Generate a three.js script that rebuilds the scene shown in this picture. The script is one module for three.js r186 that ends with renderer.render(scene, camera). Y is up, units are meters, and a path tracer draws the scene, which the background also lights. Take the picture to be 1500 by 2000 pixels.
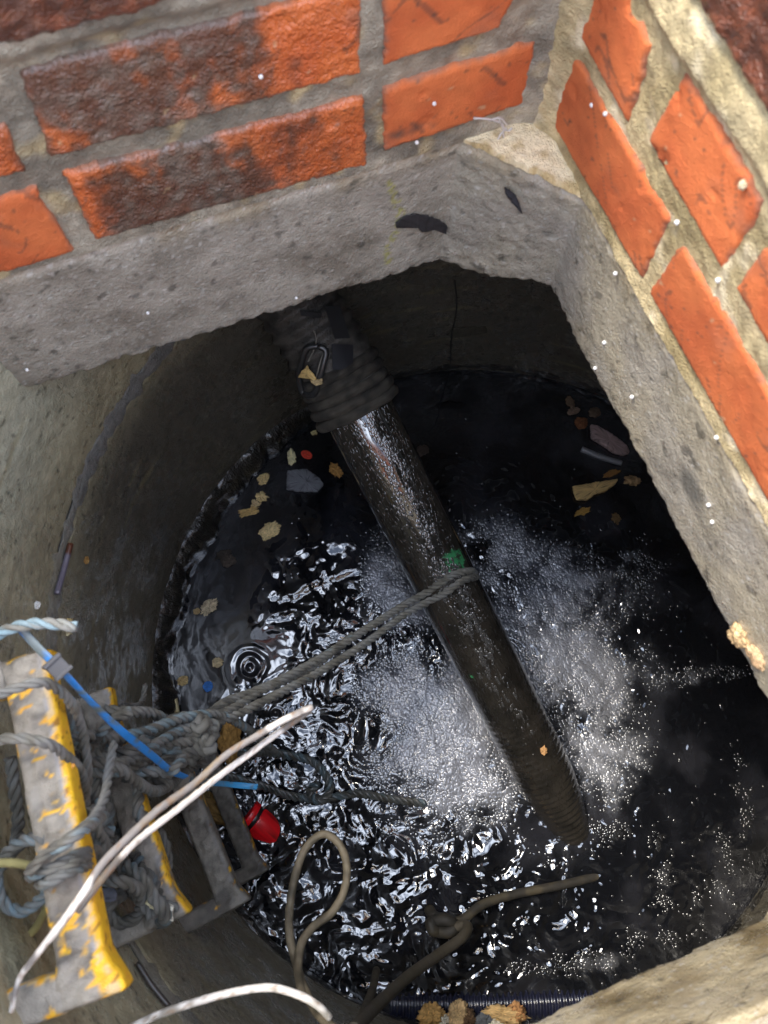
import * as THREE from 'three';
import { mergeGeometries, mergeVertices } from 'three/addons/utils/BufferGeometryUtils.js';
import { ImprovedNoise } from 'three/addons/math/ImprovedNoise.js';

// ------------------------------------------------------------------ camera, sky, sun, exposure
const scene = new THREE.Scene();
const CAM = new THREE.Vector3(-0.344, 0.595, 0.465), FPX = 1615.75;
const RX = new THREE.Vector3(0.93438834, 0.02927468, 0.3550513);      // picture right
const RY = new THREE.Vector3(-0.33048058, -0.30096433, 0.8945407);    // picture down
const RZ = new THREE.Vector3(0.13304517, -0.95318595, -0.27154285);   // into the picture
const camera = new THREE.PerspectiveCamera(63.5, 0.75, 0.02, 100);
camera.fov = 2 * Math.atan(1000 / FPX) * 180 / Math.PI;
camera.position.copy(CAM);
camera.quaternion.setFromRotationMatrix(new THREE.Matrix4().makeBasis(RX, RY.clone().negate(), RZ.clone().negate()));
camera.focus = 1.42; camera.userData.fStop = 9;
camera.updateProjectionMatrix();
scene.add(camera);

const N3 = new ImprovedNoise();
const pn = (x, y, z = 0) => N3.noise(x, y, z);
const fbm = (x, y, z = 0, o = 4) => { let s = 0, a = 1, t = 0; for (let i = 0; i < o; i++) { s += a * N3.noise(x, y, z + i * 7.3); t += a; a *= 0.5; x *= 2.03; y *= 2.03; z *= 2.03; } return s / t; };
const sst = (a, b, x) => { const t = Math.min(1, Math.max(0, (x - a) / (b - a))); return t * t * (3 - 2 * t); };
const lerp = (a, b, t) => a + (b - a) * t;
let seed = 12345; const rnd = () => { seed = (seed * 1664525 + 1013904223) >>> 0; return seed / 4294967296; };
const rr = (a, b) => a + (b - a) * rnd();

{ // overcast sky, brightest overhead, cloud contrast shaped to break up the water reflections
  const w = 512, h = 256, d = new Float32Array(w * h * 4);
  for (let j = 0; j < h; j++) {
    const el = (j + 0.5) / h * Math.PI - Math.PI / 2, s = Math.max(0, Math.sin(el)), c = Math.cos(el);
    for (let i = 0; i < w; i++) {
      const az = (i + 0.5) / w * 2 * Math.PI, X = c * Math.cos(az), Z = c * Math.sin(az);
      const cl = fbm(X * 5 + 3, Math.sin(el) * 5, Z * 5, 5);
      const L = (0.34 + 0.66 * s) * (0.26 + 1.55 * sst(-0.16, 0.3, cl));
      const b = sst(-0.2, 0.3, -cl), k = (j * w + i) * 4;
      d[k] = L * lerp(0.89, 0.68, b); d[k + 1] = L * lerp(0.985, 0.87, b); d[k + 2] = L * lerp(1.17, 1.3, b); d[k + 3] = 1;
    }
  }
  const t = new THREE.DataTexture(d, w, h, THREE.RGBAFormat, THREE.FloatType);
  t.mapping = THREE.EquirectangularReflectionMapping; t.magFilter = THREE.LinearFilter; t.minFilter = THREE.LinearFilter; t.needsUpdate = true;
  scene.background = t; scene.environment = t;
}
const sun = new THREE.DirectionalLight(new THREE.Color(1, 0.91, 0.77), 1.15);
sun.position.set(-2.2, 5, -1.6); sun.target.position.set(-0.3, 0, 0.35);
sun.castShadow = true; sun.shadow.radius = 34; sun.shadow.mapSize.set(2048, 2048);
Object.assign(sun.shadow.camera, { left: -2, right: 2, top: 2, bottom: -2, near: 0.5, far: 12 });
scene.add(sun, sun.target);
const EXPOSURE = 4.4;

// ------------------------------------------------------------------ helpers
const V = (x, y, z) => new THREE.Vector3(x, y, z);
const AL = 0.022887, WY = -0.942, SCX = -0.054, SCZ = 0.365, SR = 0.6;   // wall skew, water level, shaft axis and radius
const dirOf = (u, v) => V(0, 0, 0).addScaledVector(RX, (u - 750) / FPX).addScaledVector(RY, (v - 1000) / FPX).add(RZ);
const at = (u, v, y) => { const d = dirOf(u, v); return CAM.clone().addScaledVector(d, (y - CAM.y) / d.y); };           // on a level plane
const atD = (u, v, depth) => CAM.clone().addScaledVector(dirOf(u, v), depth);
const atA = (u, v, z = 0) => { const d = dirOf(u, v); return CAM.clone().addScaledVector(d, (z - CAM.z) / d.z); };       // on the far wall
const nB = V(-Math.cos(AL), 0, Math.sin(AL)), tB = V(Math.sin(AL), 0, Math.cos(AL));
const atB = (u, v) => { const d = dirOf(u, v); return CAM.clone().addScaledVector(d, -CAM.dot(nB) / d.dot(nB)); };       // on the side wall
const atCyl = (u, v, r = SR) => { const d = dirOf(u, v), ox = CAM.x - SCX, oz = CAM.z - SCZ, a = d.x * d.x + d.z * d.z, b = 2 * (ox * d.x + oz * d.z), c = ox * ox + oz * oz - r * r; return CAM.clone().addScaledVector(d, (-b + Math.sqrt(Math.max(0, b * b - 4 * a * c))) / (2 * a)); };
const used = {};
const numbered = (n) => { used[n] = (used[n] || 0) + 1; return used[n] === 1 ? n : `${n}_${String(used[n] - 1).padStart(3, '0')}`; };
function tag(o, label, category, group, kind) { Object.assign(o.userData, { label }); if (category) o.userData.category = category; if (group) o.userData.group = group; if (kind) o.userData.kind = kind; return o; }
function thing(name, label, category, pos, group) { const g = new THREE.Group(); g.name = numbered(name); if (pos) g.position.copy(pos); scene.add(g); g.updateMatrixWorld(); return tag(g, label, category, group); }
function mesh(name, geo, mat, parent) {                    // geometry is given in world coordinates; under a thing it is moved to the thing's base
  const m = new THREE.Mesh(geo, mat); m.castShadow = m.receiveShadow = true;
  if (parent) { const p = V(0, 0, 0); parent.getWorldPosition(p); geo.translate(-p.x, -p.y, -p.z); m.name = name; parent.add(m); m.updateMatrixWorld(); }
  else { m.name = numbered(name); scene.add(m); }
  return m;
}
function solo(name, geo, mat, label, category, group) {    // one-mesh thing, its origin at its centre
  geo.computeBoundingBox(); const c = geo.boundingBox.getCenter(V(0, 0, 0)); geo.translate(-c.x, -c.y, -c.z);
  const m = mesh(name, geo, mat); m.position.copy(c); return tag(m, label, category, group);
}
const lin = (hex) => { const c = new THREE.Color(hex); return [c.r, c.g, c.b]; };
const mix = (a, b, t) => [lerp(a[0], b[0], t), lerp(a[1], b[1], t), lerp(a[2], b[2], t)];
const mul = (a, k) => [a[0] * k, a[1] * k, a[2] * k];
function grid(nu, nv, pos, col, uv, close = false) {
  const P = new Float32Array((nu + 1) * (nv + 1) * 3), C = new Float32Array(P.length), U = new Float32Array((nu + 1) * (nv + 1) * 2), I = [];
  let k = 0;
  for (let j = 0; j <= nv; j++) for (let i = 0; i <= nu; i++, k++) {
    const p = pos(i / nu, j / nv, i, j), c = col(i / nu, j / nv, p), t = uv ? uv(i / nu, j / nv, p) : [i / nu, j / nv];
    P[k * 3] = p.x; P[k * 3 + 1] = p.y; P[k * 3 + 2] = p.z; C[k * 3] = c[0]; C[k * 3 + 1] = c[1]; C[k * 3 + 2] = c[2]; U[k * 2] = t[0]; U[k * 2 + 1] = t[1];
  }
  for (let j = 0; j < nv; j++) for (let i = 0; i < nu; i++) { const a = j * (nu + 1) + i; I.push(a, a + 1, a + nu + 1, a + 1, a + nu + 2, a + nu + 1); }
  const g = new THREE.BufferGeometry();
  g.setAttribute('position', new THREE.BufferAttribute(P, 3)); g.setAttribute('color', new THREE.BufferAttribute(C, 3)); g.setAttribute('uv', new THREE.BufferAttribute(U, 2)); g.setIndex(I); g.computeVertexNormals();
  if (close) { const n = g.attributes.normal; for (let j = 0; j <= nv; j++) { const a = j * (nu + 1), b = a + nu, x = n.getX(a) + n.getX(b), y = n.getY(a) + n.getY(b), z = n.getZ(a) + n.getZ(b), l = Math.hypot(x, y, z) || 1; n.setXYZ(a, x / l, y / l, z / l); n.setXYZ(b, x / l, y / l, z / l); } }
  return g;
}
function paint(g, fn) { const p = g.attributes.position, c = new Float32Array(p.count * 3), v = V(0, 0, 0); for (let i = 0; i < p.count; i++) { v.fromBufferAttribute(p, i); const k = fn(v, i); c[i * 3] = k[0]; c[i * 3 + 1] = k[1]; c[i * 3 + 2] = k[2]; } g.setAttribute('color', new THREE.BufferAttribute(c, 3)); return g; }

// tileable noise textures (bump and roughness)
function lattice(n, s) { const a = new Float32Array(n * n); let q = s; for (let i = 0; i < a.length; i++) { q = (q * 1664525 + 1013904223) >>> 0; a[i] = q / 4294967296; } return (x, y) => { x = (x % 1 + 1) % 1 * n; y = (y % 1 + 1) % 1 * n; const i = Math.floor(x), j = Math.floor(y), u = x - i, v = y - j, U = u * u * (3 - 2 * u), W = v * v * (3 - 2 * v), i1 = (i + 1) % n, j1 = (j + 1) % n; return lerp(lerp(a[j * n + i], a[j * n + i1], U), lerp(a[j1 * n + i], a[j1 * n + i1], U), W); }; }
function tex(size, fn) {
  const d = new Uint8Array(size * size * 4);
  for (let j = 0; j < size; j++) for (let i = 0; i < size; i++) { const v = Math.max(0, Math.min(255, fn(i / size, j / size) * 255)), k = (j * size + i) * 4; d[k] = d[k + 1] = d[k + 2] = v; d[k + 3] = 255; }
  const t = new THREE.DataTexture(d, size, size); t.wrapS = t.wrapT = THREE.RepeatWrapping; t.magFilter = THREE.LinearFilter; t.minFilter = THREE.LinearMipmapLinearFilter; t.generateMipmaps = true; t.needsUpdate = true; return t;
}
const rep = (t, x, y = x) => { const c = t.clone(); c.repeat.set(x, y); c.needsUpdate = true; return c; };
const l8 = lattice(8, 1), l20 = lattice(20, 2), l48 = lattice(48, 3), l110 = lattice(110, 4), l240 = lattice(240, 5), l24b = lattice(24, 9), l60b = lattice(60, 11);
const gritT = tex(1024, (u, v) => { let h = 0.16 * l20(u, v) + 0.2 * l48(u, v) + 0.3 * l110(u, v) + 0.34 * l240(u, v); const pit = l60b(u, v) * 0.6 + l110(v, u) * 0.4; if (pit > 0.78) h -= (pit - 0.78) * 2.6; return 0.12 + h * 0.85; });
const roughT = tex(512, (u, v) => 0.28 + 0.72 * sst(0.35, 0.65, 0.45 * l8(u, v) + 0.3 * l24b(u, v) + 0.25 * l60b(u, v)));
const dropT = tex(1024, (u, v) => sst(0.56, 0.78, 0.55 * lattice110(u, v) + 0.45 * lattice240(u, v)));
function lattice110(u, v) { return l110(u, v); } function lattice240(u, v) { return l60b(u, v); }

const M = {};
const std = (o) => new THREE.MeshPhysicalMaterial(Object.assign({ vertexColors: true, roughness: 0.85, metalness: 0 }, o));
M.concrete = std({ roughness: 0.8, bumpMap: rep(gritT, 5), bumpScale: 0.0022, roughnessMap: rep(roughT, 3) });
M.slab = std({ roughness: 0.72, bumpMap: rep(gritT, 4), bumpScale: 0.0017, roughnessMap: rep(roughT, 6), clearcoat: 0.8, clearcoatRoughness: 0.18, ior: 1.6 });
M.brick = std({ roughness: 0.95, bumpMap: rep(gritT, 9), bumpScale: 0.0012 });
M.sootBrick = std({ roughness: 0.5, bumpMap: rep(gritT, 4), bumpScale: 0.0035, roughnessMap: rep(roughT, 5), clearcoat: 0.35, clearcoatRoughness: 0.2 });
M.wetBrick = std({ roughness: 0.3, bumpMap: rep(gritT, 6), bumpScale: 0.003, clearcoat: 0.9, clearcoatRoughness: 0.12 });
M.mortar = std({ roughness: 0.9, bumpMap: rep(gritT, 7), bumpScale: 0.003 });
M.wetMortar = std({ roughness: 0.6, bumpMap: rep(gritT, 7), bumpScale: 0.003, clearcoat: 0.5, clearcoatRoughness: 0.2 });
M.shaft = std({ roughness: 0.75, bumpMap: rep(gritT, 4), bumpScale: 0.0016, roughnessMap: rep(roughT, 3), clearcoat: 0.05, clearcoatRoughness: 0.5 });
M.sludge = std({ roughness: 0.3, bumpMap: rep(gritT, 3), bumpScale: 0.005, clearcoat: 0.7, clearcoatRoughness: 0.2 });
M.rope = std({ roughness: 0.95, sheen: 0.3, sheenRoughness: 0.7, sheenColor: new THREE.Color(0.5, 0.5, 0.5) });
M.wetRope = std({ roughness: 0.45, clearcoat: 0.5, clearcoatRoughness: 0.3 });
M.stone = std({ roughness: 0.85, bumpMap: rep(gritT, 2), bumpScale: 0.001 });
M.plastic = std({ roughness: 0.35, clearcoat: 0.4, clearcoatRoughness: 0.2 });
M.paint = std({ roughness: 0.55, bumpMap: rep(gritT, 8), bumpScale: 0.0012 });
M.rod = std({ roughness: 0.7 });

// ------------------------------------------------------------------ ground round the manhole
{
  const s = new THREE.Shape([[-40, -40], [40, -40], [40, 40], [-40, 40]].map(([x, y]) => new THREE.Vector2(x, y)));
  s.holes.push(new THREE.Path([[-0.93, 0.22], [0.24, 0.22], [0.24, -1.02], [-0.93, -1.02]].map(([x, y]) => new THREE.Vector2(x, y))));
  const g = new THREE.ShapeGeometry(s); g.rotateX(-Math.PI / 2); g.translate(0, 0.3, 0);
  paint(g, () => [0.2, 0.165, 0.12]);
  mesh('ground', g, new THREE.MeshStandardMaterial({ vertexColors: true, roughness: 0.95, bumpMap: rep(gritT, 4), bumpScale: 0.01 })).userData.kind = 'structure';
}

// ------------------------------------------------------------------ cover slab with its opening
const slabPts = [];                       // outline of the opening, seen from above, clockwise from the shaft side of the far edge
{
  const arcR = 0.605, end = (z) => SCX - Math.sqrt(arcR * arcR - (z - SCZ) ** 2);
  const zN = 0.692, path = [];
  const seg = (a, b) => { const n = Math.max(2, Math.round(Math.hypot(a[0] - b[0], a[1] - b[1]) / 0.0026)); for (let i = 0; i < n; i++) path.push([lerp(a[0], b[0], i / n), lerp(a[1], b[1], i / n)]); };
  const bx = (z) => Math.tan(AL) * z;
  seg([end(0), 0], [-0.078, 0]); seg([-0.078, 0], [bx(0.09), 0.09]); seg([bx(0.09), 0.09], [bx(0.615), 0.615]); seg([bx(0.615), 0.615], [-0.07, zN]); seg([-0.07, zN], [end(zN), zN]);
  const a0 = Math.atan2(zN - SCZ, end(zN) - SCX), a1 = Math.atan2(0 - SCZ, end(0) - SCX) + 2 * Math.PI, n = 200;
  for (let i = 0; i < n; i++) { const a = lerp(a0, a1, i / n); path.push([SCX + arcR * Math.cos(a), SCZ + arcR * Math.sin(a)]); }
  path.push(path[0]);
  const L = path.length - 1;
  const isArc = (i) => i >= L - 200;
  const nrm = path.map((p, i) => { const a = path[Math.max(0, i - 3)], b = path[Math.min(L, i + 3)], dx = b[0] - a[0], dz = b[1] - a[1], l = Math.hypot(dx, dz) || 1; return [-dz / l, dx / l]; });
  const yBot = (x, z) => { let y = -0.18 + 0.036 * sst(0.0, 0.09, z) * sst(-0.09, -0.005, x); y += 0.02 * sst(0.6, 0.69, z) * sst(-0.02, -0.1, x); return y + 0.0035 * fbm(x * 60, z * 60, 3, 3) + 0.006 * fbm(x * 18, z * 18, 8, 2); };
  const rows = 76;
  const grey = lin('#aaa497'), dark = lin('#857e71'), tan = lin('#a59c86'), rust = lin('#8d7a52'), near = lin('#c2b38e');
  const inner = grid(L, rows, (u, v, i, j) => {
    const [x, z] = path[i], y = lerp(0, yBot(x, z), v); let d = 0;
    if (!isArc(i) && i > 0) { const rag = sst(0.9, 1, v) * Math.abs(fbm(x * 45, y * 45, z * 45, 3)) * 0.014 + 0.008 * sst(0.94, 1, v) ** 2 + sst(0.06, 0, v) * 0.004; const cham = sst(-0.1, -0.06, x) * sst(0.11, 0.05, z); d = 0.0012 * fbm(x * 40, y * 40, z * 40, 3) + 0.004 * fbm(x * 9, y * 9, z * 9, 2) + cham * 0.0026 * fbm(x * 90, y * 90, z * 90, 3) - rag; }
    return V(x - 0 + nrm[i][0] * d, y, z + nrm[i][1] * d);
  }, (u, v, p) => {
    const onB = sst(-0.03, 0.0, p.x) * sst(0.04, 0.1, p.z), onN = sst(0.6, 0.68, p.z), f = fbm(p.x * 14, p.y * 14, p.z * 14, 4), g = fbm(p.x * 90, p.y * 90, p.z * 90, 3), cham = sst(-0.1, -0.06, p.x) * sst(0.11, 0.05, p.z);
    let c = mix(grey, dark, sst(-0.15, 0.4, f)); c = mix(c, mix(tan, grey, sst(-0.2, 0.25, f)), Math.max(onB * 0.75, cham * 0.5)); c = mix(c, mix(near, rust, sst(-0.2, 0.3, f)), onN * 0.85);  // near face paler: its stronger light is put into the colour
    c = mix(c, rust, sst(0.16, 0.0, v) * 0.55 * sst(-0.2, 0.3, fbm(p.x * 20, p.z * 20, 5)));
    c = mul(c, 1 + 0.28 * g); const fl = fbm(p.x * 210, p.y * 210, p.z * 210, 2); const ft = 0.32 - 0.06 * sst(-0.1, -0.35, p.x) * sst(0.03, 0, p.z); if (fl > ft) c = mix(c, lin('#c9c7c0'), 0.6 * sst(ft, ft + 0.1, fl)); if (g < -0.36) c = mul(c, 0.6);  // pale aggregate flecks, denser at far left where they paint wet glints
    const hole = fbm(p.x * 55 + 9, p.y * 55, p.z * 55, 2); if (hole < -0.4) c = mul(c, 0.5);
    if (onB > 0.5) { const st = Math.min(Math.hypot((p.z - 0.345) / 0.022, (p.y + 0.075) / 0.016)); if (st < 1.3) c = mix(c, lin('#4a4a46'), 0.75 * sst(1.3, 0.5, st + 0.5 * f)); }
    // sprayed yellow line and brown speck on the far face
    if (p.z < 0.03) { const a = Math.abs(p.x + 0.135 - 0.006 * Math.sin(p.y * 60)), br = fbm(p.x * 200, p.y * 120, 4, 2); if (a < 0.005 && p.y > -0.15 && p.y < -0.02 && br > 0.0) c = mix(c, lin('#a8a548'), 0.65 * sst(0.006, 0.003, a)); }
    return c;
  }, (u, v, p) => [p.x * 1 + p.z, p.y]);
  const outer = [[-1.2, -0.5], [0.75, -0.5], [0.75, 1.2], [-1.2, 1.2]];
  const face = (row) => {
    const s = new THREE.Shape(outer.map(([x, z]) => new THREE.Vector2(x, -z)));
    const P = inner.attributes.position, hole = [], ys = new Map();
    for (let i = 0; i < L; i++) { const k = row * (L + 1) + i, x = P.getX(k), z = P.getZ(k); hole.push(new THREE.Vector2(x, -z)); ys.set(x.toFixed(6) + z.toFixed(6), P.getY(k)); }
    s.holes.push(new THREE.Path(hole));
    const g = new THREE.ShapeGeometry(s); g.rotateX(-Math.PI / 2);
    const q = g.attributes.position; for (let i = 0; i < q.count; i++) { const y = ys.get(q.getX(i).toFixed(6) + q.getZ(i).toFixed(6)); q.setY(i, y ?? (row ? -0.18 : 0)); }
    g.computeVertexNormals();
    return paint(g, (p) => row ? mul(dark, 0.5) : mul(tan, 1.1 + 0.3 * fbm(p.x * 60, p.z * 60, 1)));
  };
  const o = thing('cover_slab', 'thick grey concrete cover slab with a chamfered square opening over the shaft', 'concrete slab', V(-0.3, -0.18, 0.35));
  const topFace = face(0), under = face(rows);
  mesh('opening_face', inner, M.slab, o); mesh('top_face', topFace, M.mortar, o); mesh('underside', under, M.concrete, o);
  // pale mortar wedge on the ledge at the cut-off corner
  const tri = grid(44, 30, (u, v) => { const a = lerp(-0.082, 0.0, u), b = lerp(-0.008, 0.094, v) * u + (1 - u) * -0.004; const jag = 0.009 * v * v * Math.abs(fbm(u * 7, v * 2, 5, 3)), x = Math.min(a + 0.004, 0.004) + 0.0 , z = b - jag * 1.2, h = 0.003 + 0.007 * sst(0.09, 0.0, Math.hypot(x, z)) + 0.0015 * fbm(x * 70, z * 70, 2, 3); return V(x, h * (u > 0.02 && v < 0.98 && v > 0.0 ? 1 : 0), z); }, (u, v, p) => mul(mix(lin('#f0dfb8'), lin('#c4ac7c'), sst(0.05, 0.4, fbm(p.x * 60, p.z * 60, 9, 4) + 0.3 * sst(0.75, 1, v))), 1 + 0.3 * fbm(p.x * 200, p.z * 200, 1, 2)), (u, v, p) => [p.x, p.z]);
  mesh('mortar_wedge', tri, M.mortar, o);
}

// ------------------------------------------------------------------ brick collar above the slab
function wallFrame(O, T, Nn) { return { O, T, N: Nn, P: (s, y, d) => V(O.x + T.x * s + Nn.x * d, y, O.z + T.z * s + Nn.z * d), inv: (p) => [(p.x - O.x) * T.x + (p.z - O.z) * T.z, p.y] }; }
const FA = wallFrame(V(0, 0, 0), V(-1, 0, 0), V(0, 0, 1)), FB = wallFrame(V(0, 0, 0), tB, nB);
const FN = wallFrame(V(0, 0, 0.80), V(-1, 0, 0), V(0, 0, -1)), FL = wallFrame(V(-0.7, 0, 0), V(0, 0, 1), V(1, 0, 0));
const orange = lin('#d27340'), orange2 = lin('#bf6034'), sooty = lin('#4a3f36'), greyDirt = lin('#7d766a'), paleSmear = lin('#c6ad86'), wetRed = lin('#5e3a2c');
function brick(F, q, dirt, id, parent, mat, proud = 0.0022) {   // q: TL TR BR BL as [s, y]
  { const k = 0.0016, sg = Math.sign(q[1][0] - q[0][0]) || 1; q = [[q[0][0] - k * sg, q[0][1] + k], [q[1][0] + k * sg, q[1][1] + k], [q[2][0] + k * sg, q[2][1] - k], [q[3][0] - k * sg, q[3][1] - k]]; }
  const w = Math.hypot(q[1][0] - q[0][0], q[1][1] - q[0][1]), h = Math.hypot(q[3][0] - q[0][0], q[3][1] - q[0][1]);
  const nu = Math.max(12, Math.round(w / 0.0022)), nv = Math.max(10, Math.round(h / 0.0022));
  const g = grid(nu + 4, nv + 4, (u, v, i, j) => {
    const ci = Math.min(nu, Math.max(0, i - 2)), cj = Math.min(nv, Math.max(0, j - 2)), a = ci / nu, b = cj / nv;
    let s = lerp(lerp(q[0][0], q[1][0], a), lerp(q[3][0], q[2][0], a), b), y = lerp(lerp(q[0][1], q[1][1], a), lerp(q[3][1], q[2][1], a), b);
    const e = Math.min(ci, nu - ci, cj, nv - cj) * 0.0022, ed = sst(0.008, 0, e);
    const wob = 0.0028 * ed; s += wob * (fbm(s * 60, y * 60, id * 3.1, 3) + 0.8 * fbm(s * 160, y * 160, id, 2)); y += wob * (fbm(s * 60, y * 60, id * 3.1 + 50, 3) + 0.8 * fbm(s * 160, y * 160, id + 9, 2));
    let d = proud - 0.0026 * sst(0.005, 0, e) ** 2 + 0.0011 * fbm(s * 45, y * 45, id, 3);
    const chip = fbm(s * 38 + id, y * 38, 7, 2); if (chip > 0.3) d -= 0.004 * sst(0.3, 0.5, chip) * (0.4 + ed);
    if (mat === M.sootBrick) d += 0.002 * fbm(s * 90, y * 90, id + 4, 3);
    if (mat === M.wetBrick) d += 0.004 * fbm(s * 70, y * 70, id + 4, 4);
    const out = Math.max(Math.abs(i - 2 - ci), Math.abs(j - 2 - cj)); if (out === 1) d -= 0.004; if (out === 2) d -= 0.05;
    return F.P(s, y, d);
  }, (u, v, p) => {
    const [s, y] = F.inv(p), f = fbm(s * 16 + id, y * 16, 2, 4), g = fbm(s * 70, y * 70, id, 4), st = fbm(s * 55 + id * 3, y * 7, 1, 3), sp = fbm(s * 150, y * 150, id, 2);
    let c = mat === M.wetBrick ? mix(wetRed, lin('#8a5038'), sst(-0.2, 0.3, g)) : mix(orange, orange2, sst(-0.3, 0.35, f));
    c = mul(c, 1 + 0.25 * g);
    const D = dirt(s, y, u, v);
    c = mix(c, sooty, Math.min(0.86, sst(0.25, 0.85, D + 0.55 * f + 0.5 * st + 0.35 * g)));
    c = mix(c, greyDirt, 0.6 * sst(0.45, 0.95, D * 0.8 + 0.8 * g));
    if (sp > 0.4) c = mix(c, sooty, 0.7 * sst(0.4, 0.5, sp)); c = mul(c, 0.9 + 0.2 * Math.abs(Math.sin(id * 12.9898))); const hz = fbm(s * 22 + id * 5, y * 22, 6, 4); c = mix(c, mat === M.sootBrick ? greyDirt : mix(greyDirt, orange2, 0.5), 0.45 * sst(0.12, 0.5, hz)); const sc = Math.abs(pn(s * 26 + y * 30, y * 9 - s * 11, id)); if (sc < 0.03 && hz > 0.02) c = mix(c, sooty, 0.5); if (g < -0.42) c = mix(c, paleSmear, 0.5);
    const e = Math.min(u, 1 - u) * w, e2 = Math.min(v, 1 - v) * h, ee = Math.min(e, e2); c = mix(c, mat === M.mortar ? paleSmear : greyDirt, 0.55 * sst(0.007, 0.001, ee + 0.006 * g));
    return c;
  }, (u, v, p) => { const [s, y] = F.inv(p); return [s + id * 0.37, y + id * 0.71]; });
  return mesh('brick', g, mat, parent);
}
function mortar(F, s0, s1, y0, y1, cols, parent, mat, bed, seedZ, proud = 0) {
  const nu = Math.round((s1 - s0) / 0.003), nv = Math.round((y1 - y0) / 0.003);
  const g = grid(nu, nv + 2, (u, v, i, j) => {
    if (j === nv + 2) return F.P(lerp(s0, s1, u), y1, -0.215);
    const s = lerp(s0, s1, u), y = lerp(y0, y1, Math.min(1, v * (nv + 2) / nv));
    let d = proud - 0.0022 + 0.0028 * fbm(s * 40, y * 40, seedZ, 3) + 0.0035 * fbm(s * 12, y * 12, seedZ + 3, 2) + 0.0016 * fbm(s * 140, y * 140, seedZ, 2);
    d += 0.016 * sst(0.035, 0, s) + bed(s, y);
    return F.P(s, y, d);
  }, (u, v, p) => { const [s, y] = F.inv(p); const f = fbm(s * 14, y * 14, seedZ, 4), g = fbm(s * 80, y * 80, seedZ, 3); let c = mix(cols[0], cols[1], sst(-0.25, 0.3, f)); c = mix(c, cols[2], sst(0.1, 0.4, fbm(s * 30, y * 30, seedZ + 6, 3))); c = mul(c, 1 + 0.7 * g); return c; },
  (u, v, p) => { const [s, y] = F.inv(p); return [s, y]; });
  return mesh('mortar', g, mat, parent);
}
const pA = (u, v) => { const p = atA(u, v); return [-p.x, p.y]; }, pB = (u, v) => FB.inv(atB(u, v));
const cl = (s, y) => [s, y];
{
  const o = thing('brick_wall', 'far brick wall with sooty orange bricks in dark wet mortar', 'brick wall', V(-0.3, 0, 0), 'brick collar walls round the opening');
  mortar(FA, -0.02, 0.8, 0.001, 0.295, [lin('#aaa18e'), lin('#7d7668'), lin('#b8a67e')], o, M.wetMortar, (s, y) => 0.008 * sst(0.185, 0.2, y) * sst(0.225, 0.2, y) + 0.003 * sst(0.02, 0, y), 11);
  const dirtyMid = (s, y) => 0.08 + 0.5 * sst(0.14, 0.2, s) * sst(0.42, 0.3, s) + 0.5 * sst(0.25, 0.3, s) * sst(0.42, 0.36, s) - 0.15, clean = () => -0.3;
  const smear = (s, y) => 0.75 * sst(0.03, 0, Math.abs(s - 0.125) - 0.015) * sst(0.02, 0, Math.abs(y - 0.035)) - 0.22;
  const l1 = [pA(130, 340), pA(706, 192), pA(711, 320), pA(190, 465)].map(([s, y]) => cl(s, y));
  brick(FA, [l1[0].slice(), l1[1].slice(), l1[2].slice(), l1[3].slice()], dirtyMid, 1, o, M.sootBrick);
  brick(FA, [pA(752, 175), pA(1040, 84), pA(1032, 196), pA(755, 290)], smear, 2, o, M.brick);
  const r0 = pA(65, 370), r1 = pA(140, 490); brick(FA, [[r0[0] + 0.222, r0[1]], r0, r1, [r1[0] + 0.222, r1[1]]], clean, 3, o, M.brick);
  brick(FA, [pA(45, 140), pA(697, -25), pA(702, 138), pA(103, 303)], (s) => 0.1 + 0.6 * sst(0.2, 0.27, s) * sst(0.43, 0.34, s) + 0.3 * sst(0.3, 0.4, s), 4, o, M.sootBrick);
  brick(FA, [pA(755, -50), pA(1012, -22), pA(972, 50), pA(755, 122)], clean, 5, o, M.brick);
  const r2 = pA(8, 250), r3 = pA(44, 332); brick(FA, [[r2[0] + 0.222, r2[1]], r2, r3, [r3[0] + 0.222, r3[1]]], () => 0.4, 6, o, M.sootBrick);
  for (let k = 0; k < 3; k++) brick(FA, [[0.05 + k * 0.245 + 0.222, 0.284], [0.05 + k * 0.245, 0.284], [0.05 + k * 0.245, 0.211], [0.05 + k * 0.245 + 0.222, 0.211]], () => 0.15, 20 + k, o, M.wetBrick, 0.012);
}
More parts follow.
